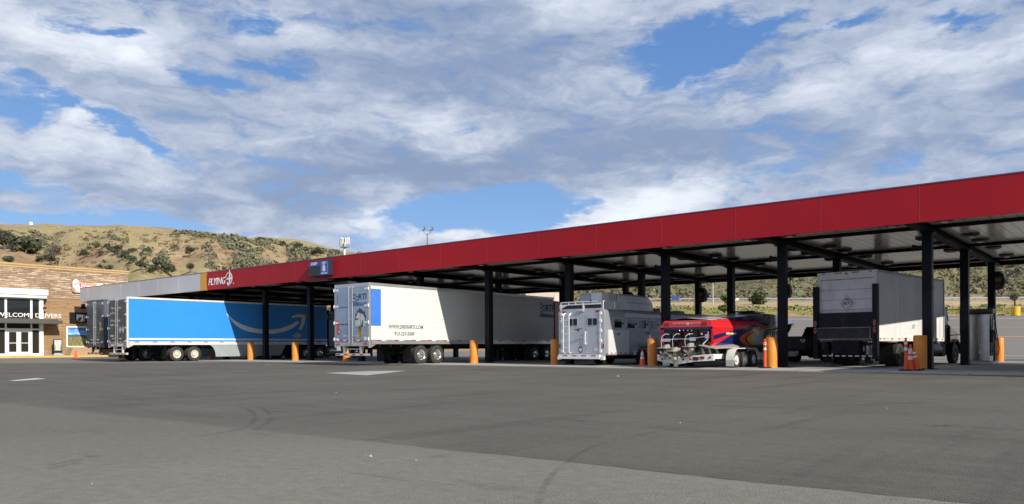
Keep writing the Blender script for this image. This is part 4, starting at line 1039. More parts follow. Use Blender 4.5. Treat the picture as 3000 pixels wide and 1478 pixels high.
art('line_mark', [[(-.30, .0), (-.22, .005), (-.0, .34), (-.0, .36)], [(.30, .0), (.0, .36), (0, .34), (.22, .005)], [(-.30, .0), (0, -.33), (0, -.31), (-.22, .0)], [(.30, .0), (.22, .0), (0, -.31), (0, -.33)]], pm('mark_faint', (.30, .31, .34), .5), rd, Vector((.02, .038, zl)), t=.003)
side_o = MB(); text('lettering', '3077', .26, MATS['mark_faint'], bt_, Vector((h-.018, 4.0, 1.72)), '+X', width=.40, bold=.01)
lift = pm('lift_steel', (.012, .014, .019), .5, .1, var=.3, scale=2, dirt=.6, dirtcol=(.06, .055, .052), spec=.2); lift2 = pm('lift_plate', (.03, .03, .033), .5, .2, var=.3, scale=3, dirt=.7, dirtcol=(.11, .105, .10), spec=.25)
for s in (-1, 1):
    xa, xb = sorted((s*(h-.11), s*(h+.09)))
    r_ = MB().box(xa, xb, -.22, -.003, .36, 3.40).build('lift_rail', black_paint, bt_, bevel=.01)
    g = MB()
    for z in (1.56, 1.84): g.prism([(s*(h-.01)+.062*math.cos(i*PI/6)*.9, z+.12*math.sin(i*PI/6)) for i in range(12)], 'Y', -.232, -.221)
    g.build('lamp_ring', pm('ring_pale', (.45, .30, .30), .4), r_)
    g = MB()
    for z in (1.56, 1.84): g.prism([(s*(h-.01)+.045*math.cos(i*PI/6)*.9, z+.10*math.sin(i*PI/6)) for i in range(12)], 'Y', -.242, -.231)
    g.build('tail_light', red_lens, r_)
pz = MB().box(-h+.12, h-.12, -.16, -.08, 1.70, 2.28).build('lift_platform', lift, bt_, bevel=.01)
g = MB(); g.box(-h+.13, h-.13, -.30, -.20, 1.20, 1.66); f_ = g.build('lift_flap', lift2, bt_, bevel=.008)
g = MB(); g.box(-h+.13, h-.13, -.312, -.301, 1.645, 1.665); g.box(h-.17, h-.14, -.312, -.301, 1.2, 1.645); g.box(-h+.13, h-.13, -.312, -.301, 1.195, 1.21); g.build('bright_edge', pm('worn_edge', (.20, .20, .20), .4, .6, var=.4, scale=6), f_)
g = MB(); g.box(-.55, .55, -.1, .25, .58, 1.12); g.box(-h+.25, h-.25, -.12, -.02, .44, .54); g.box(-.95, -.75, -.05, .3, .2, 1.05); g.box(.75, .95, -.05, .3, .2, 1.05)
g.build('lift_frame', pm('lift_frame_dark', (.008, .010, .016), .6, var=.3, dirt=.4, dirtcol=(.02, .02, .02), spec=.15), bt_)
g = MB()
for i in range(8): x = -.95+.27*i; g.box(x, x+.16, -.126, -.121, .48, .52)
g.build('reflector', white_tape, bt_)
g = MB()
g.cyl((.90, -.02, .55), (.90, -.02, .92), .10, n=12); g.cyl((1.05, -.05, .80), (1.05, -.05, .95), .045, n=8); g.cyl((.72, .0, .70), (.72, .0, .88), .05, n=8)
g.build('hydraulic_pump', pm('pump_grey', (.30, .29, .27), .5, .4, var=.3), bt_)
g = MB()
for s in (-1, 1): g.box(s*.42-.05, s*.42+.05, .2, 11.0, .78, 1.06)
g.cyl((-1, 2.55, .52), (1, 2.55, .52), .1); g.cyl((-1, 9.55, .5), (1, 9.55, .5), .07); g.box(-.3, .3, 2.3, 2.8, .42, .68)
g.build('chassis', dark_steel, bt_)
for s in (-1, 1): wheel(bt_, s*(h-.03), 2.55, .50, .25, s, pm('rim_dark', (.05, .05, .05), .5), dual=True); wheel(bt_, s*(h-.05), 9.6, .50, .27, s, MATS['rim_dark'])
for s in (-1, 1): MB().box(*sorted((s*(h-.05), s*(h-.62))), 1.78, 1.80, .12, 1.0).build('mud_flap', black_plastic, bt_)
cabw = pm('cab_grey', (.10, .10, .095), .3, coat=.5, var=.05, dirt=.2)
MB().prism([(BL+.12, .85), (9.55, .85), (9.55, 1.75), (9.35, 2.1), (9.05, 2.75), (8.2, 2.85), (BL+.12, 2.75)], 'X', -.93, .93).build('cab', cabw, bt_, bevel=.06)
g = MB(); sec = [(9.2, 1.06, 2.0), (9.8, 1.08, 1.78), (10.4, 1.05, 1.68), (10.75, .95, 1.55), (10.85, .85, 1.2), (10.85, .85, .8)]
n0 = len(g.v)
for y, wv_, zt in sec: g.v += [(-wv_, y, .75), (-wv_, y, zt-.16), (-wv_*.82, y, zt), (wv_*.82, y, zt), (wv_, y, zt-.16), (wv_, y, .75)]
for i in range(len(sec)-1):
    for j in range(5): a = n0+i*6+j; g.f.append([a, a+1, a+7, a+6]); g.mi.append(0)
g.f.append([n0+len(g.v)-n0-6+j for j in range(6)]); g.mi.append(0)
g.build('hood', cabw, bt_, smooth=50)
for s in (-1, 1):
    n = 12; outer = [(9.6+.66*math.cos(PI*i/n), .50+.72*math.sin(PI*i/n)) for i in range(n+1)]; inner = [(9.6+.56*math.cos(PI*i/n), .50+.62*math.sin(PI*i/n)) for i in range(n, -1, -1)]
    MB().prism(outer+inner, 'X', *sorted((s*.82, s*1.24))).build('fender', black_plastic, bt_)
    MB().box(*sorted((s*.932, s*.94)), 8.3, 9.15, 1.85, 2.6).build('side_window', dglass, bt_)
    g = MB(); mx = s*1.52
    g.tube([(s*1.05, 9.05, 2.62), (mx, 9.15, 2.62), (mx, 9.15, 1.42), (s*1.05, 9.05, 1.38)], .022, 6); mm = g.build('mirror_bracket', black_plastic, bt_)
    MB().box(*sorted((mx-s*.02, mx+s*.16)), 9.1, 9.24, 1.95, 2.58).box(*sorted((mx-s*.02, mx+s*.16)), 9.1, 9.24, 1.50, 1.88).build('mirror', black_plastic, mm, bevel=.03)
MB().cyl((h-.40, 6.05, .72), (h-.40, 7.95, .72), .30, n=20).build('fuel_tank', pm('tank_dark', (.045, .047, .055), .35, .5, var=.2), bt_, smooth=40)
MB().box(h-.62, h-.15, 8.05, 8.5, .38, .95).build('step_box', black_plastic, bt_, bevel=.02)
MB().prism([(9.36, 2.08), (9.38, 2.10), (9.08, 2.74), (9.06, 2.72)], 'X', -.95, .95).build('windscreen', dglass, bt_)

# ------------------------------------------------------------------ horse trailer
HW = 2.40; HX = -18.32-HW/2
ht = thing('horse_trailer', 'silver aluminium horse trailer with a rear ladder and a large roof hay pod', 'trailer', (HX, 28.15, 0))
alu = pm('trailer_aluminium', (.49, .51, .56), .36, .45, var=.05, scale=1.0, dirt=.12); alu_d = pm('trailer_side_alu', (.50, .51, .54), .34, .55, var=.06, scale=.8, dirt=.1); alu_w = pm('bright_white_alu', (.76, .77, .78), .35, .2, var=.03)
h = HW/2; HZ0, HZ1, HL = .46, 2.57, 11.6
# shell with rounded roof edges
prof = [(-h, HZ0), (-h, HZ1-.16), (-h+.05, HZ1-.05), (-h+.16, HZ1), (h-.16, HZ1), (h-.05, HZ1-.05), (h, HZ1-.16), (h, HZ0)]
MB().prism(prof, 'Y', .06, HL).build('body_shell', alu_d, ht, smooth=40)
g = MB(); g.prism([(-h-.02, HZ0-.12), (-h-.02, HZ1-.15), (-h+.04, HZ1-.03), (-h+.16, HZ1+.02), (h-.16, HZ1+.02), (h-.04, HZ1-.03), (h+.02, HZ1-.15), (h+.02, HZ0-.12)], 'Y', .0, .062); g.build('rear_frame', alu, ht, bevel=.015)
def HXp(f): return -h+HW*f
xs_ = HXp(.59)
for a, b2 in ((HXp(.075), xs_-.02), (xs_+.02, HXp(.925))):
    dr = MB().box(a, b2, -.03, .0, .56, 2.34).build('door', alu, ht, bevel=.012)
    wa, wb = (HXp(.225), HXp(.44)) if a < xs_-.5 and a < 0 and b2 <= xs_ else (HXp(.65), HXp(.872))
    MB().box(wa, wb, -.045, -.031, 1.80, 2.17).build('window_frame', silver, dr, bevel=.04)
    wn = MB().box(wa+.03, wb-.03, -.052, -.046, 1.83, 2.14).build('window_pane', dglass, dr)
    MB().box((wa+wb)/2-.012, (wa+wb)/2+.012, -.057, -.053, 1.83, 2.14).build('window_bar', silver, dr)
for f in (.075, .93):
    g = MB()
    for z in (.66, 1.12, 1.58, 2.02, 2.36): g.box(HXp(f)-.045, HXp(f)+.045, -.07, -.001, z-.07, z+.07)
    g.cyl((HXp(f), -.06, .58), (HXp(f), -.06, 2.4), .012, n=6)
    g.build('hinge', alu_w, ht, bevel=.01)
g = MB(); g.box(xs_+.03, xs_+.08, -.10, -.06, .95, 1.55); g.box(xs_+.03, xs_+.08, -.06, -.03, .97, 1.03); g.box(xs_+.03, xs_+.08, -.06, -.03, 1.47, 1.53); g.build('grab_handle', alu_w, ht, bevel=.01)
g = MB(); g.lathe([(0, -.08), (.05, -.08), (.06, -.03)], (HXp(.52), 0, 1.27), 'Y', 14); g.bar((HXp(.52), -.09, 1.27), (HXp(.42), -.09, 1.27), .04, .03); g.build('door_latch', silver, ht)
wing = [[(-.30, .045), (-.12, .035), (-.02, .02), (.06, .045), (.32, .065), (.18, .02), (.07, -.005), (.12, -.07), (.10, -.10), (.05, -.05), (.0, -.02), (-.07, -.045), (-.04, -.01), (-.14, .015)]]
art('winged_mark', wing, ink, ht, Vector((HXp(.42), -.032, 1.64)))
badge = [(.115*math.cos(i*PI/10), .145*math.sin(i*PI/10)) for i in range(20)]
art('round_badge', [badge], pm('badge_maroon', (.07, .02, .03), .4), ht, Vector((HXp(.495), -.032, .72)))
art('round_badge', ringpoly(.075, .088, 0, 2*PI, 18, .85)+[[(-.045, -.045), (-.025, -.045), (-.025, .05), (-.045, .05)], [(-.01, -.045), (.01, -.045), (.01, .05), (-.01, .05)], [(.025, -.045), (.045, -.045), (.045, .05), (.025, .05)], [(-.05, .04), (.05, .04), (.05, .055), (-.05, .055)]], logo_white, ht, Vector((HXp(.495), -.037, .72)), t=.003)
pl_ = MB().box(HXp(.79), HXp(.87), -.045, -.031, .66, .80).build('plate', pm('plate_pale', (.50, .58, .62), .4), ht)
g = MB()
for f in (.145, .275): g.tube([(HXp(f), -.03, .56), (HXp(f), -.15, .60), (HXp(f), -.15, 2.30), (HXp(f)+.03, -.05, 2.40)], .022, 8)
for z in (.80, 1.12, 1.45, 1.78, 2.08): g.cyl((HXp(.145), -.15, z), (HXp(.275), -.15, z), .015, n=6)
g.build('ladder', alu_w, ht)
g = MB(); g.box(-h+.06, h-.16, -.14, .0, .30, .50); g.box(-h-.03, -h+.10, -.10, .05, .26, .42); g.box(h-.12, h+.03, -.10, .05, .26, .42); g.m = 1
for i in range(4): x = -h+.30+.50*i; g.box(x, x+.26, -.145, -.139, .42, .47)
g.build('rear_bumper', [alu_w, red_tape], ht, bevel=.008)
for x in (-h+.28, h-.32): MB().box(x-.10, x+.10, -.02, .0, 2.42, 2.50).build('tail_light', red_lens, ht)
for x in (-h+.02, h-.07): MB().box(x, x+.06, -.02, .0, .80, .98).build('tail_light', red_lens, ht)
MB().box(-.12, .18, -.10, .0, 2.44, 2.56).build('load_lamp', galv, ht, bevel=.03)
# roof rack and hay pod
g = MB()
for x in (-h+.06, h-.10):
    g.tube([(x, .08, HZ1), (x, .08, HZ1+.34), (x, 2.0, HZ1+.34)], .022, 6)
    g.tube([(x, 1.0, HZ1), (x, 1.0, HZ1+.34)], .018, 6)
g.tube([(-h+.06, .08, HZ1+.34), (h-.4, .08, HZ1+.34)], .022, 6)
for f in (.2, .36, .52): g.tube([(HXp(f), .08, HZ1+.20), (HXp(f), .08, HZ1+.34)], .018, 6)
g.build('roof_rack', alu_w, ht)
g = MB(); g.prism([(-h+.02, HZ1+.02), (-h+.42, HZ1+.20), (h-.25, HZ1+.20), (h-.25, HZ1+.03)], 'Y', .10, .14); g.build('rack_gap_dark', ink, ht)  # black sheet in place of the shaded gap below the rack rail
g = MB(); g.prism([(-h+.0, HZ1+.02), (-h+.40, HZ1+.20), (h-.2, HZ1+.20), (h-.2, HZ1+.26), (-h+.0, HZ1+.24)], 'Y', .06, .11); g.box(.05, .12, .04, .09, HZ1+.0, HZ1+.21); g.build('rack_front_rail', alu_w, ht)
PX0, PX1 = -20.42-HX, -19.14-HX
g = MB(); g.box(PX0, PX0+.62, 1.15, 3.0, HZ1+.02, 3.34); g.build('roof_box', pm('pod_grey', (.38, .43, .50), .4, .3, var=.05), ht, bevel=.04)
def podshape(y0, y1, x0, x1, z1, curve):
    g = MB(); poly = [(y0, HZ1+.02), (y1, HZ1+.02)]; n = 8
    for i in range(n+1):
        a = PI/2*i/n; poly.append((y1-curve*(1-math.cos(a)), HZ1+.25+(z1-HZ1-.25)*math.sin(a)))
    poly.append((y0, z1)); g.prism(poly, 'X', x0, x1); return g
podshape(1.15, 5.5, PX0+.63, PX1-.05, 3.40, .9).build('hay_pod', alu_w, ht, smooth=35, bevel=.04)
podshape(2.45, 5.62, PX0+.7, PX1+.03, 3.37, 1.0).build('hay_pod_door', alu_d, ht, smooth=35, bevel=.05)
g = MB(); g.box(PX1+.03, PX1+.036, 2.45, 5.3, 2.98, 3.0)
for y in (1.75, 1.95, 2.15, 2.33): g.bar((PX1-.052, y, 3.34), (PX1-.052, y+.1, 3.05), .03, .02)
g.build('vent_line', ink, ht)
g = MB(); g.tube([(-.1, .9, HZ1), (-.1, .9, HZ1+.40)], .03, 8); g.lathe([(0, .1), (.07, .08), (.07, .0)], (-.1, .9, HZ1+.38), 'Z', 10); g.build('roof_vent', black_plastic, ht)
# side furniture
X = h
sd = MB().box(X, X+.03, .30, 2.00, .50, 1.62).build('side_door', alu_w, ht, bevel=.012)
g = MB()
for y, l in ((.44, .18), (.80, .18), (1.20, .18), (1.60, .18)): g.box(X+.031, X+.034, y, y+l, .54, .58)
g.build('reflector', red_tape, sd)
art('winged_mark', [[(a*.9, b*.9) for a, b in wing[0]]], ink, sd, Vector((X+.031, 1.05, 1.42)), '+X')
for y0, y1 in ((.78, 1.36), (1.86, 2.48), (2.90, 3.50), (3.90, 4.50)):
    w_ = MB().box(X, X+.025, y0-.10, y1+.10, 1.66, 2.18).build('window_frame', alu, ht, bevel=.03)
    MB().box(X+.026, X+.032, y0, y1, 1.72, 2.12).build('window_pane', dglass, w_, bevel=.0)
    MB().box(X+.026, X+.06, y1+.05, y1+.13, 1.88, 1.96).build('window_latch', black_plastic, w_)
g = MB(); g.box(X, X+.03, 1.70, 5.2, 2.22, 2.40); g.box(X, X+.025, 2.05, 4.9, 1.38, 1.62); g.build('trim_panel', alu, ht)
art('winged_mark', wing, ink, ht, Vector((X+.026, 3.6, 1.50)), '+X')
g = MB()
for i in range(6): z = .58+.135*i; g.box(X, X+.022, 2.05, 11.4, z, z+.075)
g.build('side_slats', alu, ht)
MB().box(X, X+.012, .1, 11.4, HZ0, HZ0+.10).build('tread_strip', pm('tread_plate', (.30, .30, .30), .45, .7, var=.5, scale=22), ht)
n = 12; yc = 3.15
for s in (1,):
    outer = [(yc+.95+.75*math.cos(PI*i/n) if i < n/2 else yc+.0+.75*math.cos(PI*i/n), .45+.56*math.sin(PI*i/n)) for i in range(n+1)]
    inner = [(yc+.95+.66*math.cos(PI*i/n) if i < n/2 else yc+.0+.66*math.cos(PI*i/n), .45+.48*math.sin(PI*i/n)) for i in range(n, -1, -1)]
    MB().prism(outer+inner, 'X', X-.25, X+.10).build('fender', alu, ht, bevel=.01)
    MB().prism([(a, b) for a, b in outer], 'X', X-.02, X+.004).build('wheel_well', ink, ht)
g = MB(); g.box(-h+.3, h-.3, .2, HL-.4, .28, HZ0-.001); g.cyl((-1, 3.15, .38), (1, 3.15, .38), .06); g.cyl((-1, 4.10, .38), (1, 4.10, .38), .06); g.build('chassis', dark_steel, ht)
for y in (3.15, 4.10):
    for s in (-1, 1): wheel(ht, s*(h+.07), y, .385, .22, s, pm('rim_smoke', (.16, .16, .17), .3, .8), dish=.03)
MB().prism([(HL, .9), (HL+1.6, 1.5), (HL+2.3, 1.5), (HL+2.3, 2.45), (HL, 2.57)], 'X', -h+.02, h-.02).build('gooseneck', alu_d, ht, bevel=.05)
g = MB(); g.box(-.5, .1, 5.9, 6.9, HZ1, HZ1+.26); g.box(-.55, .25, 8.3, 9.2, HZ1, HZ1+.2); g.build('air_conditioner', pm('ac_grey', (.16, .17, .17), .5), ht, bevel=.05)

ht.location = (-20.95, 30.2, .035); ht.scale = (1.074, 1.074, 1.03)
# ------------------------------------------------------------------ speedboat
BX = -14.92
boat = thing('speedboat', 'red and navy offshore speedboat with orange flame swirl and bare outdrives', 'boat', (BX, 29.0, 0))
st_y = [0, 1.0, 2.2, 3.6, 5.2, 6.6, 8.2, 9.8, 11.0, 11.8, 12.2]
sh_w = [1.18, 1.20, 1.22, 1.23, 1.20, 1.10, .92, .64, .36, .14, .02]
sh_z = [1.68, 1.69, 1.71, 1.74, 1.78, 1.82, 1.90, 2.00, 2.08, 2.13, 2.15]
up_w = [1.04, 1.08, 1.11, 1.12, 1.09, 1.0, .83, .57, .32, .12, .016]
up_z = [1.965, 1.97, 1.975, 1.985, 1.995, 2.01, 2.04, 2.09, 2.12, 2.145, 2.155]
dk_w = [1.02, 1.02, .99, .94, .88, .80, .66, .44, .24, .09, .012]
dk_z = [1.98, 2.02, 2.12, 2.22, 2.34, 2.42, 2.40, 2.32, 2.25, 2.20, 2.17]
ch_w = [1.06, 1.07, 1.08, 1.08, 1.04, .95, .76, .48, .24, .08, .01]
ch_z = [.96, .96, .96, .97, 1.0, 1.04, 1.16, 1.40, 1.70, 1.98, 2.10]
k_z = [.58, .58, .58, .59, .61, .65, .76, 1.02, 1.42, 1.86, 2.06]
def boat_mat():
    m = bpy.data.materials.new('boat_graphics'); m.use_nodes = True; T = NT(m.node_tree); b = m.node_tree.nodes['Principled BSDF']
    co = T.n('ShaderNodeTexCoord').outputs['Object']; x, y, z = T.sep(co)
    red, navy_, org, yel, gry, dred = (.62, .022, .030), (.012, .018, .115), (.78, .14, .015), (.80, .58, .03), (.70, .72, .75), (.40, .015, .015)
    upper = T.m('GREATER_THAN', T.m('SUBTRACT', z, T.m('MULTIPLY', y, .125)), 1.34)
    c = T.mix(upper, navy_, red)
    wedge = T.m('MULTIPLY', T.m('LESS_THAN', T.m('SUBTRACT', z, T.m('MULTIPLY', y, .17)), 1.13), T.m('GREATER_THAN', T.m('SUBTRACT', z, T.m('MULTIPLY', y, .30)), .84))
    c = T.mix(wedge, c, red)
    zz = T.m('SUBTRACT', z, 1.25); q = T.m('SUBTRACT', y, T.m('MULTIPLY', T.m('MULTIPLY', zz, zz), 9.0))
    inb = T.m('LESS_THAN', T.m('SUBTRACT', z, T.m('MULTIPLY', y, .025)), 1.78)
    for th, cc in ((2.7, org), (3.25, dred), (3.5, yel), (4.05, gry)):
        c = T.mix(T.m('MULTIPLY', T.m('GREATER_THAN', q, th), inb), c, cc)
    c = T.mix(T.m('GREATER_THAN', T.m('SUBTRACT', z, T.m('MULTIPLY', y, .010)), 1.968), c, navy_)
    c = T.mix(T.m('GREATER_THAN', y, 8.9), c, (.03, .034, .04))
    c = T.mix(T.m('MULTIPLY', T.m('LESS_THAN', y, 1.9), T.m('GREATER_THAN', T.m('SUBTRACT', z, T.m('MULTIPLY', y, .02)), 1.52)), c, red)
    T.link(c, b.inputs['Base Color']); b.inputs['Roughness'].default_value = .14; b.inputs['Coat Weight'].default_value = .5; b.inputs['Coat Roughness'].default_value = .04
    return m
g = MB(); N = len(st_y)
for i in range(N):
    y = st_y[i]
    g.v += [(0, y, k_z[i]), (ch_w[i]*.55, y, k_z[i]*.45+ch_z[i]*.55-.02), (ch_w[i]-.04, y, ch_z[i]-.03), (ch_w[i], y, ch_z[i]), (sh_w[i], y, sh_z[i]), (up_w[i], y, up_z[i]), (dk_w[i], y, dk_z[i])]
    g.v += [(-ch_w[i]*.55, y, k_z[i]*.45+ch_z[i]*.55-.02), (-ch_w[i]+.04, y, ch_z[i]-.03), (-ch_w[i], y, ch_z[i]), (-sh_w[i], y, sh_z[i]), (-up_w[i], y, up_z[i]), (-dk_w[i], y, dk_z[i])]
R_ = [0, 1, 2, 3, 4, 5, 6]; L_ = [0, 7, 8, 9, 10, 11, 12]
for i in range(N-1):
    for C in (R_, L_):
        for j in range(6):
            a, b2 = C[j], C[j+1]; g.f.append([i*13+a, i*13+b2, (i+1)*13+b2, (i+1)*13+a]); g.mi.append(1 if j < 2 else 0)
g.build('hull', [boat_mat(), pm('hull_bottom', (.30, .29, .27), .4)], boat, smooth=32)
def deck_mat2():
    m = bpy.data.materials.new('boat_deck'); m.use_nodes = True; T = NT(m.node_tree); b = m.node_tree.nodes['Principled BSDF']
    co = T.n('ShaderNodeTexCoord').outputs['Object']; x, y, z = T.sep(co)
    fr = T.m('FRACT', T.m('DIVIDE', T.m('SUBTRACT', y, .9), 1.15))
    s_ = T.m('MULTIPLY', T.m('LESS_THAN', fr, .30), T.m('MULTIPLY', T.m('GREATER_THAN', y, .9), T.m('LESS_THAN', y, 4.3)))
    c = T.mix(s_, (.60, .62, .66), (.18, .02, .035)); T.link(c, b.inputs['Base Color']); b.inputs['Roughness'].default_value = .35; b.inputs['Coat Weight'].default_value = .4
    return m
g = MB()
for i in range(N): g.v += [(-dk_w[i], st_y[i], dk_z[i]), (0, st_y[i], dk_z[i]+.10*dk_w[i]), (dk_w[i], st_y[i], dk_z[i])]
for i in range(N-1):
    for j in (0, 1): g.f.append([i*3+j, i*3+j+1, i*3+j+4, i*3+j+3]); g.mi.append(0)
g.build('deck', deck_mat2(), boat, smooth=40)
g = MB(); g.prism([(5.0, 2.42), (6.9, 2.47), (7.3, 2.49), (6.9, 2.51), (5.6, 2.55)], 'X', -.5, .5); g.build('windscreen', glass_dark('smoked_screen', (.03, .035, .04), .05), boat, bevel=.02)
g = MB()
for y in (1.2, 5.0): g.box(-.06, .06, y, y+.2, 2.05 if y < 2 else 2.38, 2.12 if y < 2 else 2.46)
g.build('deck_cleat', silver, boat)
# transom: red upper panel leaning forward, dark engine bay below
tred = pm('transom_red', (.62, .022, .028), .16, coat=.5, var=.03); tdark = pm('transom_dark_red', (.12, .008, .014), .3, var=.2); bnavy = pm('boat_navy', (.012, .018, .12), .2, coat=.4)
g = MB(); g.add([(-1.18, -.02, 1.70), (1.18, -.02, 1.70), (.98, .0, 1.98), (-.98, .0, 1.98), (-1.18, .3, 1.70), (1.18, .3, 1.70), (.98, .3, 1.98), (-.98, .3, 1.98)], [(0, 1, 2, 3), (4, 7, 6, 5), (0, 4, 5, 1), (3, 2, 6, 7), (0, 3, 7, 4), (1, 5, 6, 2)])
tp_ = g.build('transom_panel', tred, boat, bevel=.01)
text('lettering', 'NEWPORT', .11, pm('letter_pink', (.70, .35, .35), .4), tp_, Vector((-.28, -.024, 1.86)), width=.62, bold=.02)
text('lettering', 'BEACH', .11, MATS['letter_pink'], tp_, Vector((.42, -.024, 1.86)), width=.46, bold=.02)
art('round_badge', ringpoly(.03, .055, 0, 2*PI, 12), logo_white, tp_, Vector((.10, -.024, 1.85)))
for x in (-.86, .82): MB().box(x-.12, x+.12, -.03, -.012, 1.76, 1.90).build('panel_lamp', red_lens, tp_, bevel=.01)
g = MB(); g.add([(-1.17, .12, 1.70), (1.17, .12, 1.70), (1.06, .12, .97), (.6, .12, .72), (0, .12, .58), (-.6, .12, .72), (-1.06, .12, .97)], [(0, 1, 2, 3, 4, 5, 6)]); g.build('transom', tdark, boat)
g = MB(); g.box(-1.0, 1.0, .02, .119, 1.62, 1.70); g.box(.98, 1.1, .0, .119, 1.1, 1.69); g.build('transom_frame', bnavy, boat)
for xa, xb in ((1.0, 1.155), (-1.155, -1.0)): MB().box(xa, xb, .0, .118, 1.0, 1.62).build('transom_side', pm('transom_side_red', (.30, .012, .018), .2), boat)
g = MB()
for x in (-.26, -.09, .10, .26): g.lathe([(.058, .1), (.058, -.10), (.05, -.11), (.045, -.02)], (x, 0, 1.56), 'Y', 14)
g.build('exhaust_tip', chrome, boat, smooth=40)
g = MB()
for x in (-.8, -.35, .35): g.box(x-.14, x+.14, -.02, .118, 1.16, 1.56)
for x in (-.62, .08, .62):
    g.cyl((x, .1, 1.0), (x, -.12, 1.0), .13, n=14); g.cyl((x-.1, .1, 1.34), (x+.1, -.03, 1.42), .05, n=10); g.lathe([(.0, -.06), (.12, -.06), (.14, .02), (.14, .1)], (x+.2, 0, 1.22), 'Y', 14)
g.build('engine_bay_gear', pm('gear_black', (.016, .016, .018), .35, .3, var=.3), boat, smooth=35)
drv = pm('drive_beige', (.42, .40, .345), .35, .2, var=.06); prp = pm('prop_steel', (.55, .52, .44), .2, .9, var=.08)
def outdrive(x, dz=0.0, y=-.02):
    g = MB()
    # upper leg, cavitation plate, skeg and gear-case, as one casting
    g.prism([(.12, .96), (-.22, .97), (-.42, .92), (-.40, .86), (-.62, .84), (-.62, .81), (-.28, .81), (-.30, .62), (-.46, .60), (-.46, .50), (-.25, .46), (-.20, .20), (-.10, .20), (.04, .48), (.06, .80), (.12, .92)], 'X', x-.07, x+.07)
    g.prism([(-.66, .845), (.0, .845), (.0, .815), (-.66, .815)], 'X', x-.17, x+.17)
    g.cyl((x, .08, .56), (x, -.46, .56), .085, .075, 14); g.cyl((x, -.1, .90), (x, -.34, .90), .10, .07, 14)
    g.v = [(a, b+y, c+dz) for a, b, c in g.v]
    d = g.build('outdrive', drv, boat, smooth=30, bevel=.012)
    g = MB(); g.cyl((x, -.46+y, .56+dz), (x, -.62+y, .56+dz), .062, .045, 12); g.m = 1; g.cyl((x, -.621+y, .56+dz), (x, -.635+y, .56+dz), .034, n=12); g.m = 0
    for k in range(4):
        t = PI/2*k+.5; pts = []
        for (r, a, yy) in ((.05, -.35, -.50), (.05, .35, -.58), (.17, .42, -.60), (.235, .05, -.55), (.20, -.30, -.49)):
            pts.append((x+r*math.cos(t+a), yy+y, .56+dz+r*math.sin(t+a)))
        n_ = len(pts); q = [(a, b+.014, c) for a, b, c in pts]
        g.add(pts+q, [tuple(range(n_)), tuple(range(2*n_-1, n_-1, -1))]+[(i, n_+i, n_+(i+1) % n_, (i+1) % n_) for i in range(n_)])
    g.build('propeller', [prp, ink], d)
outdrive(-.74, .02); outdrive(-.22, -.10, -.28); outdrive(.34, .08)
g = MB(); hose = pm('hose_white', (.55, .55, .52), .4)
for x in (-.72, -.20, .36):
    g.tube([(x-.02, -.05, 1.42), (x-.12, -.18, 1.44), (x-.20, -.30, 1.34), (x-.22, -.36, 1.16), (x-.18, -.40, .98), (x-.16, -.42, .86)], .009, 8)
g.build('steering_hose', hose, boat)
g = MB(); g.tube([(-.95, -.16, 1.20), (-.3, -.2, 1.22), (.3, -.2, 1.22), (1.0, -.14, 1.32)], .022, 8); g.box(-1.0, -.6, -.2, -.14, 1.12, 1.24); g.box(.28, .56, -.24, -.18, 1.14, 1.28); g.box(.92, 1.08, -.16, .0, 1.24, 1.40); g.tube([(1.0, .0, 1.5), (1.02, -.12, 1.2), (.86, -.25, 1.0)], .03, 8); g.build('tie_bar', chrome, boat)
for s in (-1, 1):
    g = MB(); g.add([(s*.55, .05, .80), (s*1.08, .05, .98), (s*1.02, -.62, .84), (s*.50, -.62, .70)], [(0, 1, 2, 3)]); g.add([(s*.55, .05, .78), (s*1.08, .05, .96), (s*1.02, -.62, .82), (s*.50, -.62, .68)], [(3, 2, 1, 0)]); g.build('trim_tab', pm('tab_steel', (.42, .40, .36), .25, .8, var=.1), boat)
sgn = text('lettering', 'NITRO', .40, ink, boat, Vector((0, 0, 0)), '+X', width=1.9, bold=.03, shear=.35) if False else None
# bold dark slanted strokes on the pale panel of the hull
strokes = [[(-.95, -.24), (-.80, -.24), (-.52, .24), (-.66, .24)], [(-.62, .16), (.95, .30), (.95, .36), (-.58, .24)], [(-.55, -.02), (-.47, -.02), (-.36, .14), (-.44, .14)], [(-.28, -.02), (-.20, -.02), (-.10, .14), (-.18, .14)], [(-.28, .10), (.1, .13), (.1, .17), (-.26, .14)], [(.0, -.02), (.08, -.02), (.18, .16), (.10, .16)], [(.25, -.02), (.33, -.02), (.42, .18), (.34, .18)], [(.5, -.02), (.58, -.02), (.68, .20), (.6, .20)]]
art('hull_lettering', strokes, ink, boat, Vector((1.19, 6.1, 1.42)), '+X', .02)
art('hull_lettering', [[(-.5, -.04), (.5, -.02), (.5, .03), (-.5, .05)], [(-.3, -.05), (-.26, -.05), (-.2, .07), (-.24, .07)], [(0, -.05), (.05, -.05), (.1, .08), (.06, .08)], [(.2, -.05), (.25, -.05), (.32, .08), (.27, .08)]], pm('letter_gold', (.6, .5, .25), .4), boat, Vector((1.175, 1.75, 1.44)), '+X', .015)

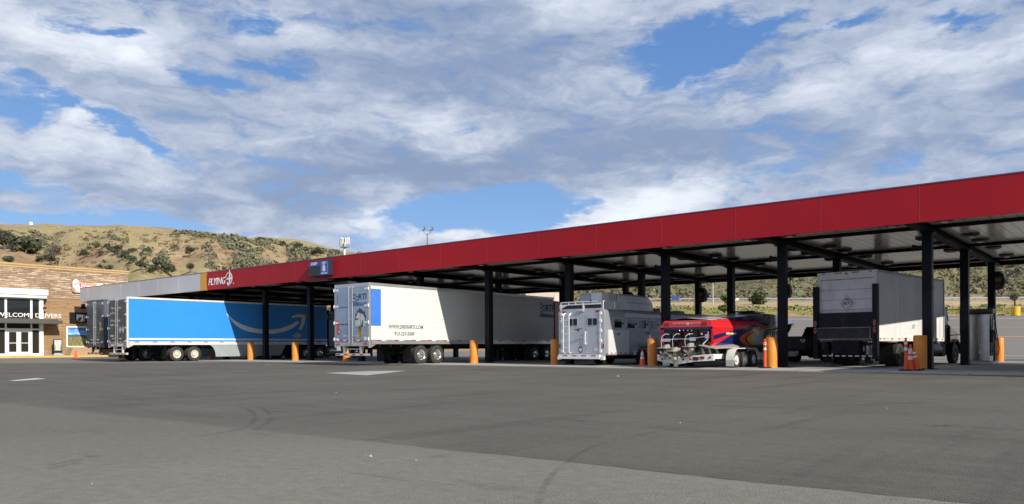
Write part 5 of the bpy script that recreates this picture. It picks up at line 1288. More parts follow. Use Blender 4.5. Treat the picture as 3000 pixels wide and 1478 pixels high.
# ------------------------------------------------------------------ boat trailer
btr = thing('boat_trailer', 'white triple axle boat trailer carrying the red speedboat', 'trailer', (BX, 29.0, 0))
tw_ = pm('trailer_frame_white', (.70, .70, .67), .35, var=.04, dirt=.1)
g = MB()
for s in (-1, 1): g.bar((s*1.0, -.1, .50), (s*1.0, 9.6, .50), .09, .20); g.bar((s*1.0, 9.6, .50), (s*.08, 12.6, .55), .09, .20)
for y in (2.0, 4.5, 7.0): g.bar((-1.0, y, .44), (1.0, y, .44), .08, .10)
g.bar((-.08, 12.5, .55), (-.08, 13.6, .55), .16, .12)
g.build('frame', tw_, btr, bevel=.01)
g = MB(); g.add([(-1.16, -.30, .34), (-.72, -.42, .26), (-.1, -.46, .20), (.5, -.42, .30), (1.36, -.30, .36), (1.36, -.30, .62), (.5, -.42, .55), (-.1, -.46, .44), (-.72, -.42, .50), (-1.16, -.30, .60)], [(0, 1, 8, 9), (1, 2, 7, 8), (2, 3, 6, 7), (3, 4, 5, 6)])
n0 = len(g.v); g.v += [(a, b+.10, c) for a, b, c in g.v[:10]]
for f in ((0, 1, 8, 9), (1, 2, 7, 8), (2, 3, 6, 7), (3, 4, 5, 6)): g.f.append([i+10 for i in reversed(f)]); g.mi.append(0)
ring = [0, 1, 2, 3, 4, 5, 6, 7, 8, 9]
for i in range(10): g.f.append([ring[i], ring[i]+10, ring[(i+1) % 10]+10, ring[(i+1) % 10]]); g.mi.append(0)
cb = g.build('rear_beam', tw_, btr, bevel=.008)
g = MB()
for x, r in ((.10, .055), (.42, .055), (1.22, .05), (-.85, .05)): g.lathe([(0, -.03), (r*.8, -.03), (r, .0)], (x, -.45 if x < .5 else -.33, .40 if x < .5 else .48), 'Y', 14)
g.box(.82, 1.0, -.40, -.36, .42, .52); g.build('tail_light', red_lens, cb)
MB().box(.52, .76, -.432, -.40, .36, .50).build('plate', pm('plate_dark', (.03, .035, .035), .4), cb)
g = MB()
for s in (-1, 1):
    for y in (-.1, .5, 1.2, 2.2, 4.4, 6.6): g.bar((s*.86, y, .56), (s*.72, y+.05, .86), .07, .07)
g.build('bunk_post', white_paint, btr)
g = MB()
for s in (-1, 1): g.bar((s*.62, -.3, .74), (s*.62, 9.0, .76), .16, .06)
g.build('bunk', pm('bunk_carpet', (.05, .05, .055), .9), btr)
g = MB()
for s in (1,): g.add([(s*.78, -.42, .98), (s*1.42, -.30, .86), (s*1.42, 2.0, .90), (s*1.05, 2.3, 1.02), (s*.78, -.42, .95), (s*1.42, -.30, .82), (s*1.42, 2.0, .86), (s*1.05, 2.3, .98)], [(0, 1, 2, 3), (7, 6, 5, 4), (0, 4, 5, 1), (1, 5, 6, 2), (2, 6, 7, 3), (3, 7, 4, 0)])
g.build('step_board', pm('step_beige', (.52, .50, .43), .35, .3, var=.05), btr)
yw = [1.45, 2.35, 3.2]
for s in (-1, 1):
    for y in yw: wheel(btr, s*1.55, y, .36, .22, s, rim_pl, dish=.02, holes=False)
    n = 10; y0, y1 = yw[0], yw[2]
    def arch(R): return [(y1+R*math.cos(PI*i/n/2), .34+R*math.sin(PI*i/n/2)*1.1) for i in range(n+1)]+[(y0-R*math.sin(PI*i/n/2), .34+R*math.cos(PI*i/n/2)*1.1) for i in range(n+1)]
    o, i_ = arch(.46), arch(.43)
    MB().prism(o+list(reversed(i_)), 'X', *sorted((s*1.28, s*1.62))).build('fender', tw_, btr, smooth=40)
    MB().prism([(y0-.46, .10), (y0-.44, .10), (y0-.42, .36), (y0-.45, .36)], 'X', *sorted((s*1.28, s*1.62))).build('mud_flap', galv, btr)
g = MB()
for y in yw: g.cyl((-1.3, y, .36), (1.3, y, .36), .045, n=10)
g.build('axle', dark_steel, btr)

# ------------------------------------------------------------------ pickup
pk = thing('pickup_truck', 'black dual rear wheel pickup hitched to the boat trailer', 'truck', (-14.72, 42.0, 0))
pb = pm('pickup_black', (.006, .008, .013), .25, coat=.12, spec=.2, var=.1)
g = MB(); g.prism([(0, .62), (2.5, .62), (2.5, 1.42), (0, 1.42)], 'X', -1.0, 1.0); g.build('bed', pb, pk, bevel=.05)
tg = MB().box(-.82, .82, -.035, .0, .74, 1.42).build('tailgate', pb, pk, bevel=.02)
art('ram_mark', [[(-.16, .02), (-.05, .08), (-.02, .0), (-.08, -.05)], [(.16, .02), (.05, .08), (.02, .0), (.08, -.05)], [(-.05, -.06), (.05, -.06), (.08, -.10), (-.02, -.12)]], silver, tg, Vector((0, -.036, 1.20)))
MB().box(-1.0, 1.0, -.22, -.04, .50, .70).build('rear_bumper', black_plastic, pk, bevel=.03)
g = MB()
c_ = [(2.52, .98, 1.40), (2.62, .98, 1.45), (2.85, .80, 1.98), (4.6, .80, 2.0), (5.3, .95, 1.45), (6.9, .93, 1.38), (7.1, .9, 1.1), (7.1, .9, .6)]
for y, w2_, z in c_: g.v += [(-w2_, y, z), (w2_, y, z), (-1.0 if y < 5.4 else -w2_, y, .62), (1.0 if y < 5.4 else w2_, y, .62)]
for i in range(len(c_)-1):
    a = i*4; b2 = a+4
    g.f += [[a, a+1, b2+1, b2], [a, b2, b2+2, a+2], [a+1, a+3, b2+3, b2+1]]; g.mi += [0, 0, 0]
g.f.append([0, 2, 3, 1]); g.mi.append(0); g.f.append([28, 29, 31, 30]); g.mi.append(0)
g.build('cab', pb, pk)
g = MB(); g.add([(-.80, 2.62, 1.50), (.80, 2.62, 1.50), (.68, 2.80, 1.90), (-.68, 2.80, 1.90)], [(0, 1, 2, 3)]); g.build('rear_window', dglass, pk)
for s in (-1, 1):
    g = MB(); g.prism([(2.9, 1.5), (4.9, 1.5), (4.55, 1.88), (3.0, 1.88)], 'X', *sorted((s*.93, s*.955))); g.build('side_window', dglass, pk)
    n = 12; o = [(1.25+.62*math.cos(PI*i/n), .55+.62*math.sin(PI*i/n)) for i in range(n+1)]; i_ = [(1.25+.50*math.cos(PI*i/n), .55+.50*math.sin(PI*i/n)) for i in range(n, -1, -1)]
    MB().prism(o+i_, 'X', *sorted((s*.98, s*1.22))).build('flared_fender', pb, pk, bevel=.03)
    MB().box(*sorted((s*.86, s*.99)), -.02, .05, .95, 1.38).build('tail_light', red_lens, pk, bevel=.01)
    wheel(pk, s*1.18, 1.25, .42, .24, s, rim_alu, dual=True, dish=.1); wheel(pk, s*1.0, 5.95, .42, .24, s, rim_alu)
    g = MB(); g.bar((s*.95, 4.95, 1.5), (s*1.15, 4.95, 1.5), .05, .05); g.box(*sorted((s*1.12, s*1.30)), 4.9, 5.02, 1.38, 1.72); g.build('mirror', black_plastic, pk)
g = MB(); g.box(-.4, .4, .1, 6.4, .36, .61); g.cyl((-.9, 1.25, .42), (.9, 1.25, .42), .09); g.lathe([(0, -.12), (.18, -.06), (.2, .0), (.18, .06), (0, .12)], (0, 1.25, .42), 'Y', 12); g.build('chassis', dark_steel, pk)
# ------------------------------------------------------------------ bollards
YBOL = 31.2; PADZ = .035
def bollard(x, y, label):
    r, hgt = .225, 1.26
    g = MB(); g.lathe([(r+.012, 0), (r+.012, .02), (r, .03), (r, hgt-.05), (r*.93, hgt-.012), (r*.7, hgt), (0, hgt+.004)], (0, 0, 0), 'Z', 28)
    o = g.build('bollard', yellow_steel, smooth=40); o.location = (x, y, PADZ)
    return tag(o, label, 'bollard', 'yellow bollards at the ends of the pump islands')
for k, lab in ((0, 'tall yellow bollard beside the box truck, with three orange cones at its left foot'), (1, 'tall yellow bollard behind an orange delineator tube, between the speedboat and box truck'), (2, 'yellow bollard with a cup on top, between horse trailer and speedboat'),
               (3, 'shaded yellow bollard touching the left rear corner of the horse trailer'), (4, 'yellow bollard with a small sunlit patch, before the shaded side of the white reefer'), (6, 'yellow bollard seen under the rear guard of the white reefer'),
               (7, 'half sunlit yellow bollard just left of the white reefer doors'), (8, 'half sunlit yellow bollard in front of the pale smile on the blue trailer'), (9, 'dim yellow bollard seen between the wheels and skirt of the blue trailer')):
    bollard(XK[k], YBOL, lab)
bollard(XK[6]+.1, 33.9, 'yellow bollard seen beneath the reefer just right of its rear corner')
bollard(-6.55, 48.0, 'yellow bollard behind the fuel dispenser at the far end of its island')
for k, lab in ((1, 'yellow bollard at the far end of the island behind the box truck'), (2, 'yellow bollard at the far end of the island behind the speedboat'), (4, 'yellow bollard at the far end of the island right of the reefer')): bollard(XK[k], 48.0, lab)
# paper cup left on a bollard
g = MB(); g.lathe([(0, 0), (.035, 0), (.045, .11), (.048, .11), (.048, .125), (0, .13)], (0, 0, 0), 'Z', 16); o = g.build('paper_cup', pm('cup_paper', (.66, .62, .58), .6), smooth=40); o.location = (XK[2]-.08, YBOL-.05, PADZ+1.265); tag(o, 'small paper cup left on the yellow bollard beside the horse trailer', 'cup')
# ------------------------------------------------------------------ cones and delineators
refl = pm('reflective_white', (.75, .74, .72), .35, var=.04)
def cone(loc, label, hgt=.71, tilt=(0, 0), bands=2):
    t = thing('traffic_cone', label, 'traffic cone', loc); t.rotation_euler = (tilt[0], tilt[1], .3)
    s = hgt/.71
    MB().box(-.18*s, .18*s, -.18*s, .18*s, 0, .03).build('cone_base', black_plastic if hgt > .8 else orange_cone, t, bevel=.01)
    r = lambda z: (.135*(1-z/.71)+.028*z/.71)*s
    g = MB(); g.lathe([(r(0), .03), (r(.71), .71*s), (r(.71)*.8, .715*s)], (0, 0, 0), 'Z', 20); g.build('cone_body', orange_cone, t, smooth=40)
    for z0, z1 in ((.30, .40), (.46, .60))[:bands]:
        g = MB(); g.lathe([(r(z0)+.003, z0*s), (r(z1)+.003, z1*s)], (0, 0, 0), 'Z', 20); g.build('reflective_band', refl, t, smooth=40)
    return t
def delineator(loc, label, hgt=1.12, tilt=0.0):
    t = thing('delineator_post', label, 'traffic post', loc); t.rotation_euler = (0, tilt, 0)
    g = MB(); g.prism([(.24*math.cos(PI/4*i+.39), .24*math.sin(PI/4*i+.39)) for i in range(8)], 'Z', 0, .045); g.build('rubber_base', black_plastic, t, bevel=.01)
    g = MB(); g.lathe([(.062, .045), (.052, hgt*.92), (.030, hgt*.93), (.03, hgt*.965), (.05, hgt*.97), (.05, hgt), (0, hgt)], (0, 0, 0), 'Z', 16); g.build('post_tube', orange_cone, t, smooth=40)
    for z in (.62, .80):
        g = MB(); g.lathe([(.0605, z*hgt), (.059, (z+.085)*hgt)], (0, 0, 0), 'Z', 16); g.build('reflective_band', refl, t, smooth=40)
    return t
def onpad(px, Y): p = atY(px, 1080, Y); return Vector((p.x, Y, PADZ))
cone(onpad(1882, 31.1), 'small orange cone left of the bollard beside the horse trailer wheel', .74)
dl_ = delineator(onpad(2241, 30.6), 'orange delineator tube in front of the bollard between boat and box truck', 1.16)
g = MB(); g.tube([(-.05, -.06, 1.02), (.0, -.07, 1.0), (.18, -.08, .97)], .014, 6); g.build('tape_tail', orange_cone, dl_)
delineator(onpad(2654, 30.1), 'tall orange delineator tube, leftmost beside the bollard near the box truck', 1.16)
cone(onpad(2667.5, 30.4), 'tall orange cone with worn bands between two markers by the box truck', .92)
delineator(onpad(2691, 30.3), 'leaning orange delineator tube at the foot of the box truck bollard', .76, tilt=-.22)
p = gp(222, 1052, .05); cone((p.x, p.y, 0.10), 'small orange cone near the kerb left of the slate trailer guard', .72, bands=0)
p = atd(361, 1050, 55); delineator((p.x, p.y, .05), 'orange delineator tube behind the rear guard of the blue trailer', 1.15)
# ------------------------------------------------------------------ fuel dispensers
brushed = pm('brushed_steel', (.50, .49, .46), .22, .9, var=.12, scale=1.0)
def dispenser(loc, label):
    t = thing('fuel_dispenser', label, 'fuel pump', loc, 0, 'fuel dispensers on the pump islands'); t.scale = (.95, .95, 1.29)
    MB().box(-.62, .62, -.15, 1.15, 0, .10).build('pump_base', galv, t, bevel=.02)
    MB().box(-.56, .46, 0, .98, .10, 1.80).build('cabinet', brushed, t, bevel=.03)
    MB().box(-.64, .60, -.05, 1.04, 1.802, 1.97).build('top_cap', pm('cap_black', (.012, .012, .014), .4), t, bevel=.03)
    g = MB()
    for x in (-.40, -.02): g.box(x, x+.20, -.018, -.001, .16, 1.72)
    g.build('front_rib', brushed, t, bevel=.01)
    MB().box(.461, .50, .05, .93, .30, 1.76).build('side_panel', black_plastic, t, bevel=.01)
    MB().box(.501, .52, .52, .90, 1.02, 1.60).build('display_panel', pm('display_grey', (.28, .30, .30), .3), t)
    g = MB(); g.box(.501, .60, .10, .32, .78, 1.22); g.tube([(.60, .2, 1.15), (.68, .2, 1.0), (.66, .2, .86)], .035, 8); nz = g.build('nozzle', pm('nozzle_black', (.02, .02, .022), .45), t, bevel=.01)
    g = MB(); pts = [(.62, .16, 1.2), (.70, .05, 1.05), (.66, -.14, .75), (.60, -.16, .50), (.66, -.05, .36), (.78, .15, .36), (.80, .35, .55), (.72, .40, .95), (.60, .42, 1.70)]
    g.tube(pts, .022, 8); g.build('hose', MATS['nozzle_black'], t, smooth=60)
    g = MB()
    for i in range(4): g.lathe([(0, .012), (.03, .012), (.034, 0)], (.50, .12, 1.70-.09*i), 'X', 12)
    g.build('hose_fitting', chrome, t)
    art('sticker', [[(-.06, -.05), (.08, -.05), (.08, .07), (-.06, .07)], [(-.02, .14), (.05, .14), (.05, .30), (-.02, .30)]], pm('sticker_pale', (.5, .52, .55), .5), t, Vector((.05, -.020, .42)))
    return t
for k, lab in ((0, 'brushed steel fuel dispenser with black cap at the right of the box truck'), (1, 'fuel dispenser on the island between box truck and speedboat'), (2, 'fuel dispenser on the island between speedboat and horse trailer'), (3, 'fuel dispenser on the island left of the horse trailer'), (4, 'fuel dispenser on the island right of the white reefer'), (7, 'fuel dispenser on the island left of the white reefer doors')):
    dispenser((XK[k]+.30, 41.15, PADZ), lab)
# ------------------------------------------------------------------ lane signal boxes and loudspeakers on the posts
GNAME = ['nearest the right edge', 'between box truck and speedboat', 'between speedboat and horse trailer', 'left of the horse trailer', 'right of the white reefer', 'left of the white reefer']
for k in range(5):
    x = XK[k]; t = thing('lane_signal', 'black six sided lane signal on the rear post '+GNAME[k], 'signal', (x+.165, CROWS[2]-.05, 3.75), 0, 'lane signals on the rear posts')
    MB().prism([(0, 0), (.34, .06), (.46, .42), (.36, .80), (.20, .95), (0, .95)], 'Y', -.22, .22).build('signal_housing', black_plastic, t, bevel=.02)
    MB().box(.02, .30, -.24, -.222, .40, .62).build('signal_lens', pm('lens_dull_amber', (.12, .09, .03), .4), t); MB().box(.02, .26, -.24, -.222, .08, .32).build('signal_lens', pm('lens_dull_red', (.08, .008, .008), .4), t)
    t = thing('loudspeaker', 'small black horn loudspeaker high on the front post '+GNAME[k], 'loudspeaker', (x-.165, CROWS[0], 4.62), 0, 'horn loudspeakers on the front posts')
    g = MB(); g.lathe([(.05, 0), (.06, -.16), (.13, -.32), (.15, -.34), (.12, -.33), (.04, -.2)], (0, 0, 0), 'X', 14); g.build('horn', black_plastic, t, smooth=40)
    MB().box(-.10, 0, -.04, .04, -.10, .0).build('bracket', black_plastic, t)
# labels of the lamps under the deck
GN = ['the rightmost girder', 'the girder between box truck and speedboat', 'the girder between speedboat and horse trailer', 'the girder left of the horse trailer', 'the girder right of the white reefer', 'the girder left of the white reefer', 'the second girder past the reefer', 'the second girder before the blue trailer', 'the girder nearest the blue trailer']
ORD = {30.9: 'first', 35.9: 'second', 38.0: 'third', 41.4: 'fourth', 45.4: 'fifth'}
for o in [q for q in COL.objects if q.name.startswith('canopy_lamp')]:
    k = min(range(9), key=lambda i: min(abs(o.location.x-XK[i]-.85), abs(o.location.x-XK[i]+.85))); sd_ = 'right' if o.location.x > XK[k] else 'left'
    yy = min(ORD, key=lambda v: abs(v-o.location.y))
    o['label'] = '%s downlight from the front edge, %s of %s' % (ORD[yy], sd_, GN[k])

# ------------------------------------------------------------------ far masts and poles
def on_lot(px, d): p = atd(px, 1000, d); l, dd = ld(p.x, p.y); return Vector((p.x, p.y, gz(l, dd)))
b0 = on_lot(1253, 78); zt_ = atd(1253, 676, 78).z
t = thing('floodlight_mast', 'tall thin mast with two floodlights on a curved yoke, behind the canopy', 'light mast', b0)
steel_d = pm('mast_grey', (.14, .15, .17), .5, .4)
MB().cyl((0, 0, 0), (0, 0, zt_-.38), .09, .05, 10).build('mast', steel_d, t, smooth=40)
g = MB(); yk = [(.36*math.cos(a), .36*math.sin(a)) for a in [PI+i*PI/10 for i in range(11)]]
g.tube([(cT*a*1.0, sT*a*1.0, zt_+.0+b2*1.1) for a, b2 in yk], .028, 8); g.build('yoke', steel_d, t)
for s, nm in ((-1, 'left'), (1, 'right')):
    g = MB(); c = Vector((cT*s*.40, sT*s*.40, zt_+.06)); g.box(c.x-.17, c.x+.17, c.y-.13, c.y+.13, c.z-.04, c.z+.30); f = g.build('floodlight', steel_d, t, bevel=.04)
    g = MB(); g.box(c.x-.13, c.x+.13, c.y-.145, c.y-.131, c.z+.0, c.z+.26); g.build('lamp_glass', pm('lamp_glass_pale', (.70, .74, .78), .15), f)
d_ = 210; b0 = atd(1010, 900, d_); zg = 0; zt_ = atd(1010, 697, d_).z
t = thing('cell_tower', 'pale cell tower with a cluster of white panel antennas above the canopy', 'tower', (b0.x, b0.y, zg))
MB().cyl((0, 0, 0), (0, 0, zt_-.5), .42, .30, 12).build('tower_mast', pm('tower_pale', (.62, .62, .58), .5), t, smooth=40)
g = MB(); g.lathe([(.4, 0), (1.2, 0), (1.2, .12), (.4, .12)], (0, 0, zt_-2.6), 'Z', 12); g.build('platform', pm('tower_steel', (.25, .25, .25), .5), t)
g = MB(); g.lathe([(.4, 0), (1.3, 0), (1.3, .12), (.4, .12)], (0, 0, zt_-.6), 'Z', 12); g.build('platform', pm('tower_steel', (.25, .25, .25), .5), t)
random.seed(5)
for i in range(12):
    a = 2*PI*i/12+.1; R = 1.15+.2*random.random(); z0 = zt_-2.0+random.uniform(-.3, .3)
    g = MB(); g.box(-.16, .16, -.08, .08, 0, 1.7+random.uniform(-.3, .3)); o = g.build('panel_antenna', pm('antenna_white', (.75, .75, .73), .5), t); o.location = (R*math.cos(a), R*math.sin(a), z0); o.rotation_euler = (0, 0, a+PI/2)
b0 = on_hill(2089, 897); t = thing('light_pole', 'pale slim light pole on the dry field behind the speedboat bow', 'light pole', b0); MB().cyl((0, 0, 0), (0, 0, 13), .16, .09, 8).build('pole', pm('pole_pale', (.45, .45, .43), .5), t); MB().box(-.9, .1, -.12, .12, 12.9, 13.1).build('lamp_head', steel_d, t)
b0 = on_hill(2235, 893); t = thing('light_pole', 'dark light pole with a reddish base right of the roadside bush', 'light pole', b0); MB().cyl((0, 0, 0), (0, 0, 13), .15, .09, 8).build('pole', steel_d, t); MB().cyl((0, 0, 0), (0, 0, .9), .35, n=12).build('pole_base', pm('base_red', (.36, .15, .09), .7), t); MB().box(-.9, .1, -.12, .12, 12.9, 13.1).build('lamp_head', steel_d, t)
b0 = on_hill(2034, 905); t = thing('light_pole', 'short grey pole standing in dry grass left of the rear post', 'light pole', b0); MB().cyl((0, 0, 0), (0, 0, 3.6), .10, .08, 8).build('pole', steel_d, t)
b0 = on_lot(2976, LOT_END-2); b0 = Vector((b0.x, b0.y, gz(*ld(b0.x, b0.y))))
t = thing('pole_base', 'bright yellow round pole base at the far kerb, right edge', 'pole base', b0)
MB().lathe([(.0, 0), (.62, 0), (.62, 1.35), (.55, 1.42), (0, 1.42)], (0, 0, 0), 'Z', 20).build('concrete_base', pm('base_yellow', (.72, .43, .03), .6, var=.06), t, smooth=40); MB().cyl((-.1, 0, 1.42), (-.1, 0, 2.7), .10, n=8).build('post', black_plastic, t)
b0 = on_lot(2955, LOT_END-1.2); 
# highway beyond the field: rail and signs
mbr = MB()
tg_ = thing('guard_rail', 'long pale guard rail along the highway at the foot of the scrub hill', 'guard rail', wpt(70, 203, hz(70, 203)))
o0 = tg_.location
l = 22; post_me = None
while l < 175:
    a, b2 = wpt(l, 203, hz(l, 203)+.75), wpt(l+3, 203, hz(l+3, 203)+.75); mbr.bar(Vector(a)-o0, Vector(b2)-o0, .06, .3)
    p_ = MB().bar((0, 0, -.1), (0, 0, .9), .12, .12).build('rail_post', steel_d, tg_) if post_me is None else None
    if post_me is None: post_me = p_
    else: p_ = post_me.copy(); COL.objects.link(p_)
    p_.location = Vector(wpt(l, 203.1, hz(l, 203)))-o0
    l += 3
mbr.build('rail', pm('rail_pale_steel', (.30, .30, .29), .6, .3), tg_)
mb = MB(); l = 15
while l < 190: mb.quad(wpt(l, 204, hz(l, 204)+.06), wpt(l+3, 204, hz(l+3, 204)+.06), wpt(l+3, 214, hz(l+3, 214)+.25), wpt(l, 214, hz(l, 214)+.25)); l += 3
tag(mb.build('highway', pm('highway_asphalt', (.26, .25, .24), .9, var=.1), fix=False), kind='structure')
def hsign(px, py, w, h, m, label, legs=2, d=198):
    p = atd(px, py, d); l, dd = ld(p.x, p.y); zg = hz(l, dd); t = thing('highway_sign', label, 'sign', (p.x, p.y, zg), TH)
    MB().box(-w/2, w/2, -.04, .04, p.z-zg-h/2, p.z-zg+h/2).build('sign_panel', m, t)
    g = MB()
    for s in ((-1, 1) if legs == 2 else (0,)): g.cyl((s*w*.32, .06, -.2), (s*w*.32, .06, p.z-zg+h/2), .06, n=6)
    g.build('sign_leg', steel_d, t)
hsign(1979, 874, 1.9, .95, pm('sign_deep_blue', (.02, .06, .28), .4), 'dark blue highway sign on two legs left of the post line'); hsign(2160, 877, .75, .6, white_tape, 'small white roadside sign just right of the middle rear post', 1)
hsign(2220, 877, .75, .75, pm('sign_pale_green', (.5, .56, .42), .5), 'pale green square roadside sign by the dark light pole', 1); hsign(2155, 881, .3, .4, white_tape, 'tiny white marker sign below the small white roadside sign', 1)
# pale building and water tank
bp0 = atd(1600, 880, 230); t = thing('far_building', 'pale beige flat roofed building far behind the reefer nose', 'building', (bp0.x, bp0.y, 2), TH)
z0 = atd(1600, 856, 230).z-2
MB().box(-6, 7.5, 0, 14, 0, z0).build('wall', pm('far_wall', (.62, .52, .44), .8), t); MB().box(-6.2, 7.7, -.2, 14.2, z0, z0+.35).build('roof', pm('far_roof', (.40, .32, .28), .8), t); MB().box(2.4, 7.2, -.12, -.02, z0*.3, z0*.95).build('pale_panel', pm('far_panel', (.72, .60, .54), .8), t)
b0 = on_hill(91, 660); g = MB(); g.lathe([(0, -1), (.9, -1), (.9, 1.5), (.6, 1.75), (0, 1.8)], (0, 0, 0), 'Z', 16); o = g.build('water_tank', pm('tank_white', (.80, .80, .78), .5), smooth=40); o.location = b0; tag(o, 'small white water tank on the crest of the hill', 'water tank')

# ------------------------------------------------------------------ trees and scrub
def leaf_mat(name, dark, light, scale=.5):
    m = bpy.data.materials.new(name); m.use_nodes = True; T = NT(m.node_tree); b = m.node_tree.nodes['Principled BSDF']
    P = T.n('ShaderNodeNewGeometry').outputs['Position']; n = T.noise(P, scale, 5, .65); n2 = T.noise(P, scale*6, 3, .6)
    c = T.mix(T.ss(T.m('ADD', T.m('MULTIPLY', n, .6), T.m('MULTIPLY', n2, .4)), .36, .64), dark, light); T.link(c, b.inputs['Base Color']); b.inputs['Roughness'].default_value = .75; b.inputs['Specular IOR Level'].default_value = .2
    return m
oakm = leaf_mat('oak_leaves', (.042, .053, .033), (.102, .112, .068)); oakg = leaf_mat('green_leaves', (.045, .07, .018), (.12, .15, .045)); barem = leaf_mat('bare_twigs', (.14, .11, .09), (.24, .19, .16)); scrm = leaf_mat('scrub_leaves', (.10, .105, .066), (.215, .21, .135), .12); scrd = leaf_mat('scrub_dry', (.13, .115, .065), (.22, .185, .105), .1)
bark = pm('bark', (.14, .115, .09), .9, var=.25)
def leaf(v, f, c, s, nrm=None):
    a = Vector((random.gauss(0, 1), random.gauss(0, 1), random.gauss(0, 1))).normalized()
    if nrm is not None: a = (a*.8+nrm).normalized()
    u = a.orthogonal().normalized(); w = a.cross(u); t = random.uniform(0, 2*PI); u, w = u*math.cos(t)+w*math.sin(t), w*math.cos(t)-u*math.sin(t)
    n = len(v); v += [tuple(c+u*s), tuple(c+w*s*.8), tuple(c-u*s*.9), tuple(c-w*s*.7)]; f.append((n, n+1, n+2, n+3))
def tree(kind, label, base, W, H, m, group, n=420, trunk=.22, nclump=9, leaf_s=None, seed=0, lean=0.0):
    random.seed(seed+11)
    t = thing(kind, label, 'tree', base, 0, group)
    g = MB(); tr = W*.035+.08; hz_ = H*trunk
    g.cyl((0, 0, -1.2), (lean*.2, 0, hz_+H*.2), tr, tr*.55, 8)
    cl = []
    for i in range(nclump):
        a = 2*PI*i/nclump+random.uniform(-.4, .4); R = W*random.uniform(.12, .34); z = H*random.uniform(trunk+.18, .82)
        if i == 0: a, R, z = 0, 0, H*.80
        k = 1-abs(z/H-.5)*.9
        c = Vector((R*math.cos(a)*k+lean*z/H, R*math.sin(a)*k, z)); r = W*random.uniform(.15, .25)
        cl.append((c, r)); g.cyl((lean*.2, 0, hz_), tuple(c*.9+Vector((0, 0, hz_*.1))), tr*.45, tr*.14, 6)
    g.build('trunk', bark, t)
    v, f = [], []; ls = leaf_s or W*.055
    for i in range(n):
        c, r = random.choice(cl); d = Vector((random.gauss(0, 1), random.gauss(0, 1), random.gauss(0, 1))).normalized()
        p = c+Vector((d.x*r, d.y*r, d.z*r*.72))*random.uniform(.55, 1.12)
        if p.z < H*trunk*.75: continue
        leaf(v, f, p, ls*random.uniform(.6, 1.35), d)
    me = bpy.data.meshes.new('crown'); me.from_pydata(v, [], f); link('crown', me, m, t)
    return t
def ptree(kind, label, pc, pb, pw, ph, m=oakm, n=420, group='oaks on the hillside', seed=0, **k):
    b = on_hill(pc, pb); d = ld(b.x, b.y)[1]
    return tree(kind, label, (b.x, b.y, b.z-.2), pw*d/FPX*1.12, ph*d/FPX*1.12, m, group, n, seed=seed, **k)
OAKS = [(14, 734, 62, 56, 'large dark oak cut by the left edge of the hill view'), (76, 743, 92, 44, 'broad dark oak on the left hill, second from the left edge'), (28, 772, 34, 17, 'low dull oak just above the store roof at far left'), (117, 770, 30, 18, 'round oak left of the oak pair below the bare tree'), (148, 780, 42, 36, 'tall oak right below the grey bare tree'),
        (248, 756, 30, 22, 'lone dark oak in the middle of the left slope'), (284, 728, 26, 16, 'fresh green oak above the lone dark oak'), (263, 732, 18, 10, 'small oak touching the fresh green oak on its left'), (319, 742, 30, 27, 'topmost oak of the diagonal row down the gully'), (344, 749, 36, 27, 'second oak from the top of the diagonal gully row'),
        (364, 764, 36, 28, 'third oak down the diagonal gully row'), (388, 773, 34, 19, 'fourth oak down the diagonal gully row'), (413, 795, 36, 30, 'fifth oak of the gully row, below the ochre bank'), (421, 770, 22, 17, 'dark oak standing against the ochre bank'), (462, 783, 46, 26, 'broad oak right of the ochre bank'),
        (451, 803, 40, 24, 'oak just above the grey canopy edge, left of the lowest oaks'), (490, 809, 50, 30, 'widest low oak above the grey canopy edge'), (505, 787, 18, 13, 'small round oak above the widest low oak'), (293, 787, 22, 13, 'small oak above the stone wall under the lone oak'), (323, 795, 30, 14, 'low oak behind the right end of the stone wall'),
        (296, 752, 22, 14, 'ragged oak left of the diagonal gully row'), (429, 742, 34, 12, 'flat oak thicket above the ochre bank'), (388, 741, 26, 12, 'small oak thicket left of the flat thicket'), (558, 800, 28, 27, 'grey green oak above the gold stripe of the canopy'), (505, 800, 24, 16, 'oak behind the grey canopy panels near the gold stripe'),
        (513, 739, 24, 22, 'oak clump on the brown shoulder above the gold stripe'), (556, 757, 34, 34, 'wide brushy oak beside the dense scrub slope'), (855, 747, 20, 20, 'upright oak in the scrub left of the price sign'), (930, 752, 36, 26, 'round dense oak right of the scrub, left of the cell tower'), (831, 724, 24, 16, 'oak below the crest above the price sign'),
        (874, 731, 28, 18, 'oak on the crest left of the round dense oak'), (773, 706, 18, 8, 'flat oak on the skyline of the scrub slope'), (656, 793, 14, 11, 'small oak peeping over the emblem on the canopy'), (602, 690, 9, 8, 'tiny dark tree on the skyline, left of two others'), (650, 694, 8, 6, 'tiny dark tree in the middle of the skyline trio'), (690, 697, 9, 6, 'tiny dark tree at the right of the skyline trio')]
for i, (pc, pb, pw, ph, lab) in enumerate(OAKS):
    big = pw > 25
    ptree('oak_tree', lab, pc, pb, pw, ph, oakg if i in (6,) else oakm, n=900 if pw > 45 else 520 if big else 260, seed=i, leaf_s=(pw*.16*.055*4 if False else None))
ptree('bare_tree', 'leafless greyish tree on the left slope above the oak pair', 160, 750, 46, 30, barem, n=420, group=None, seed=91, leaf_s=.35)
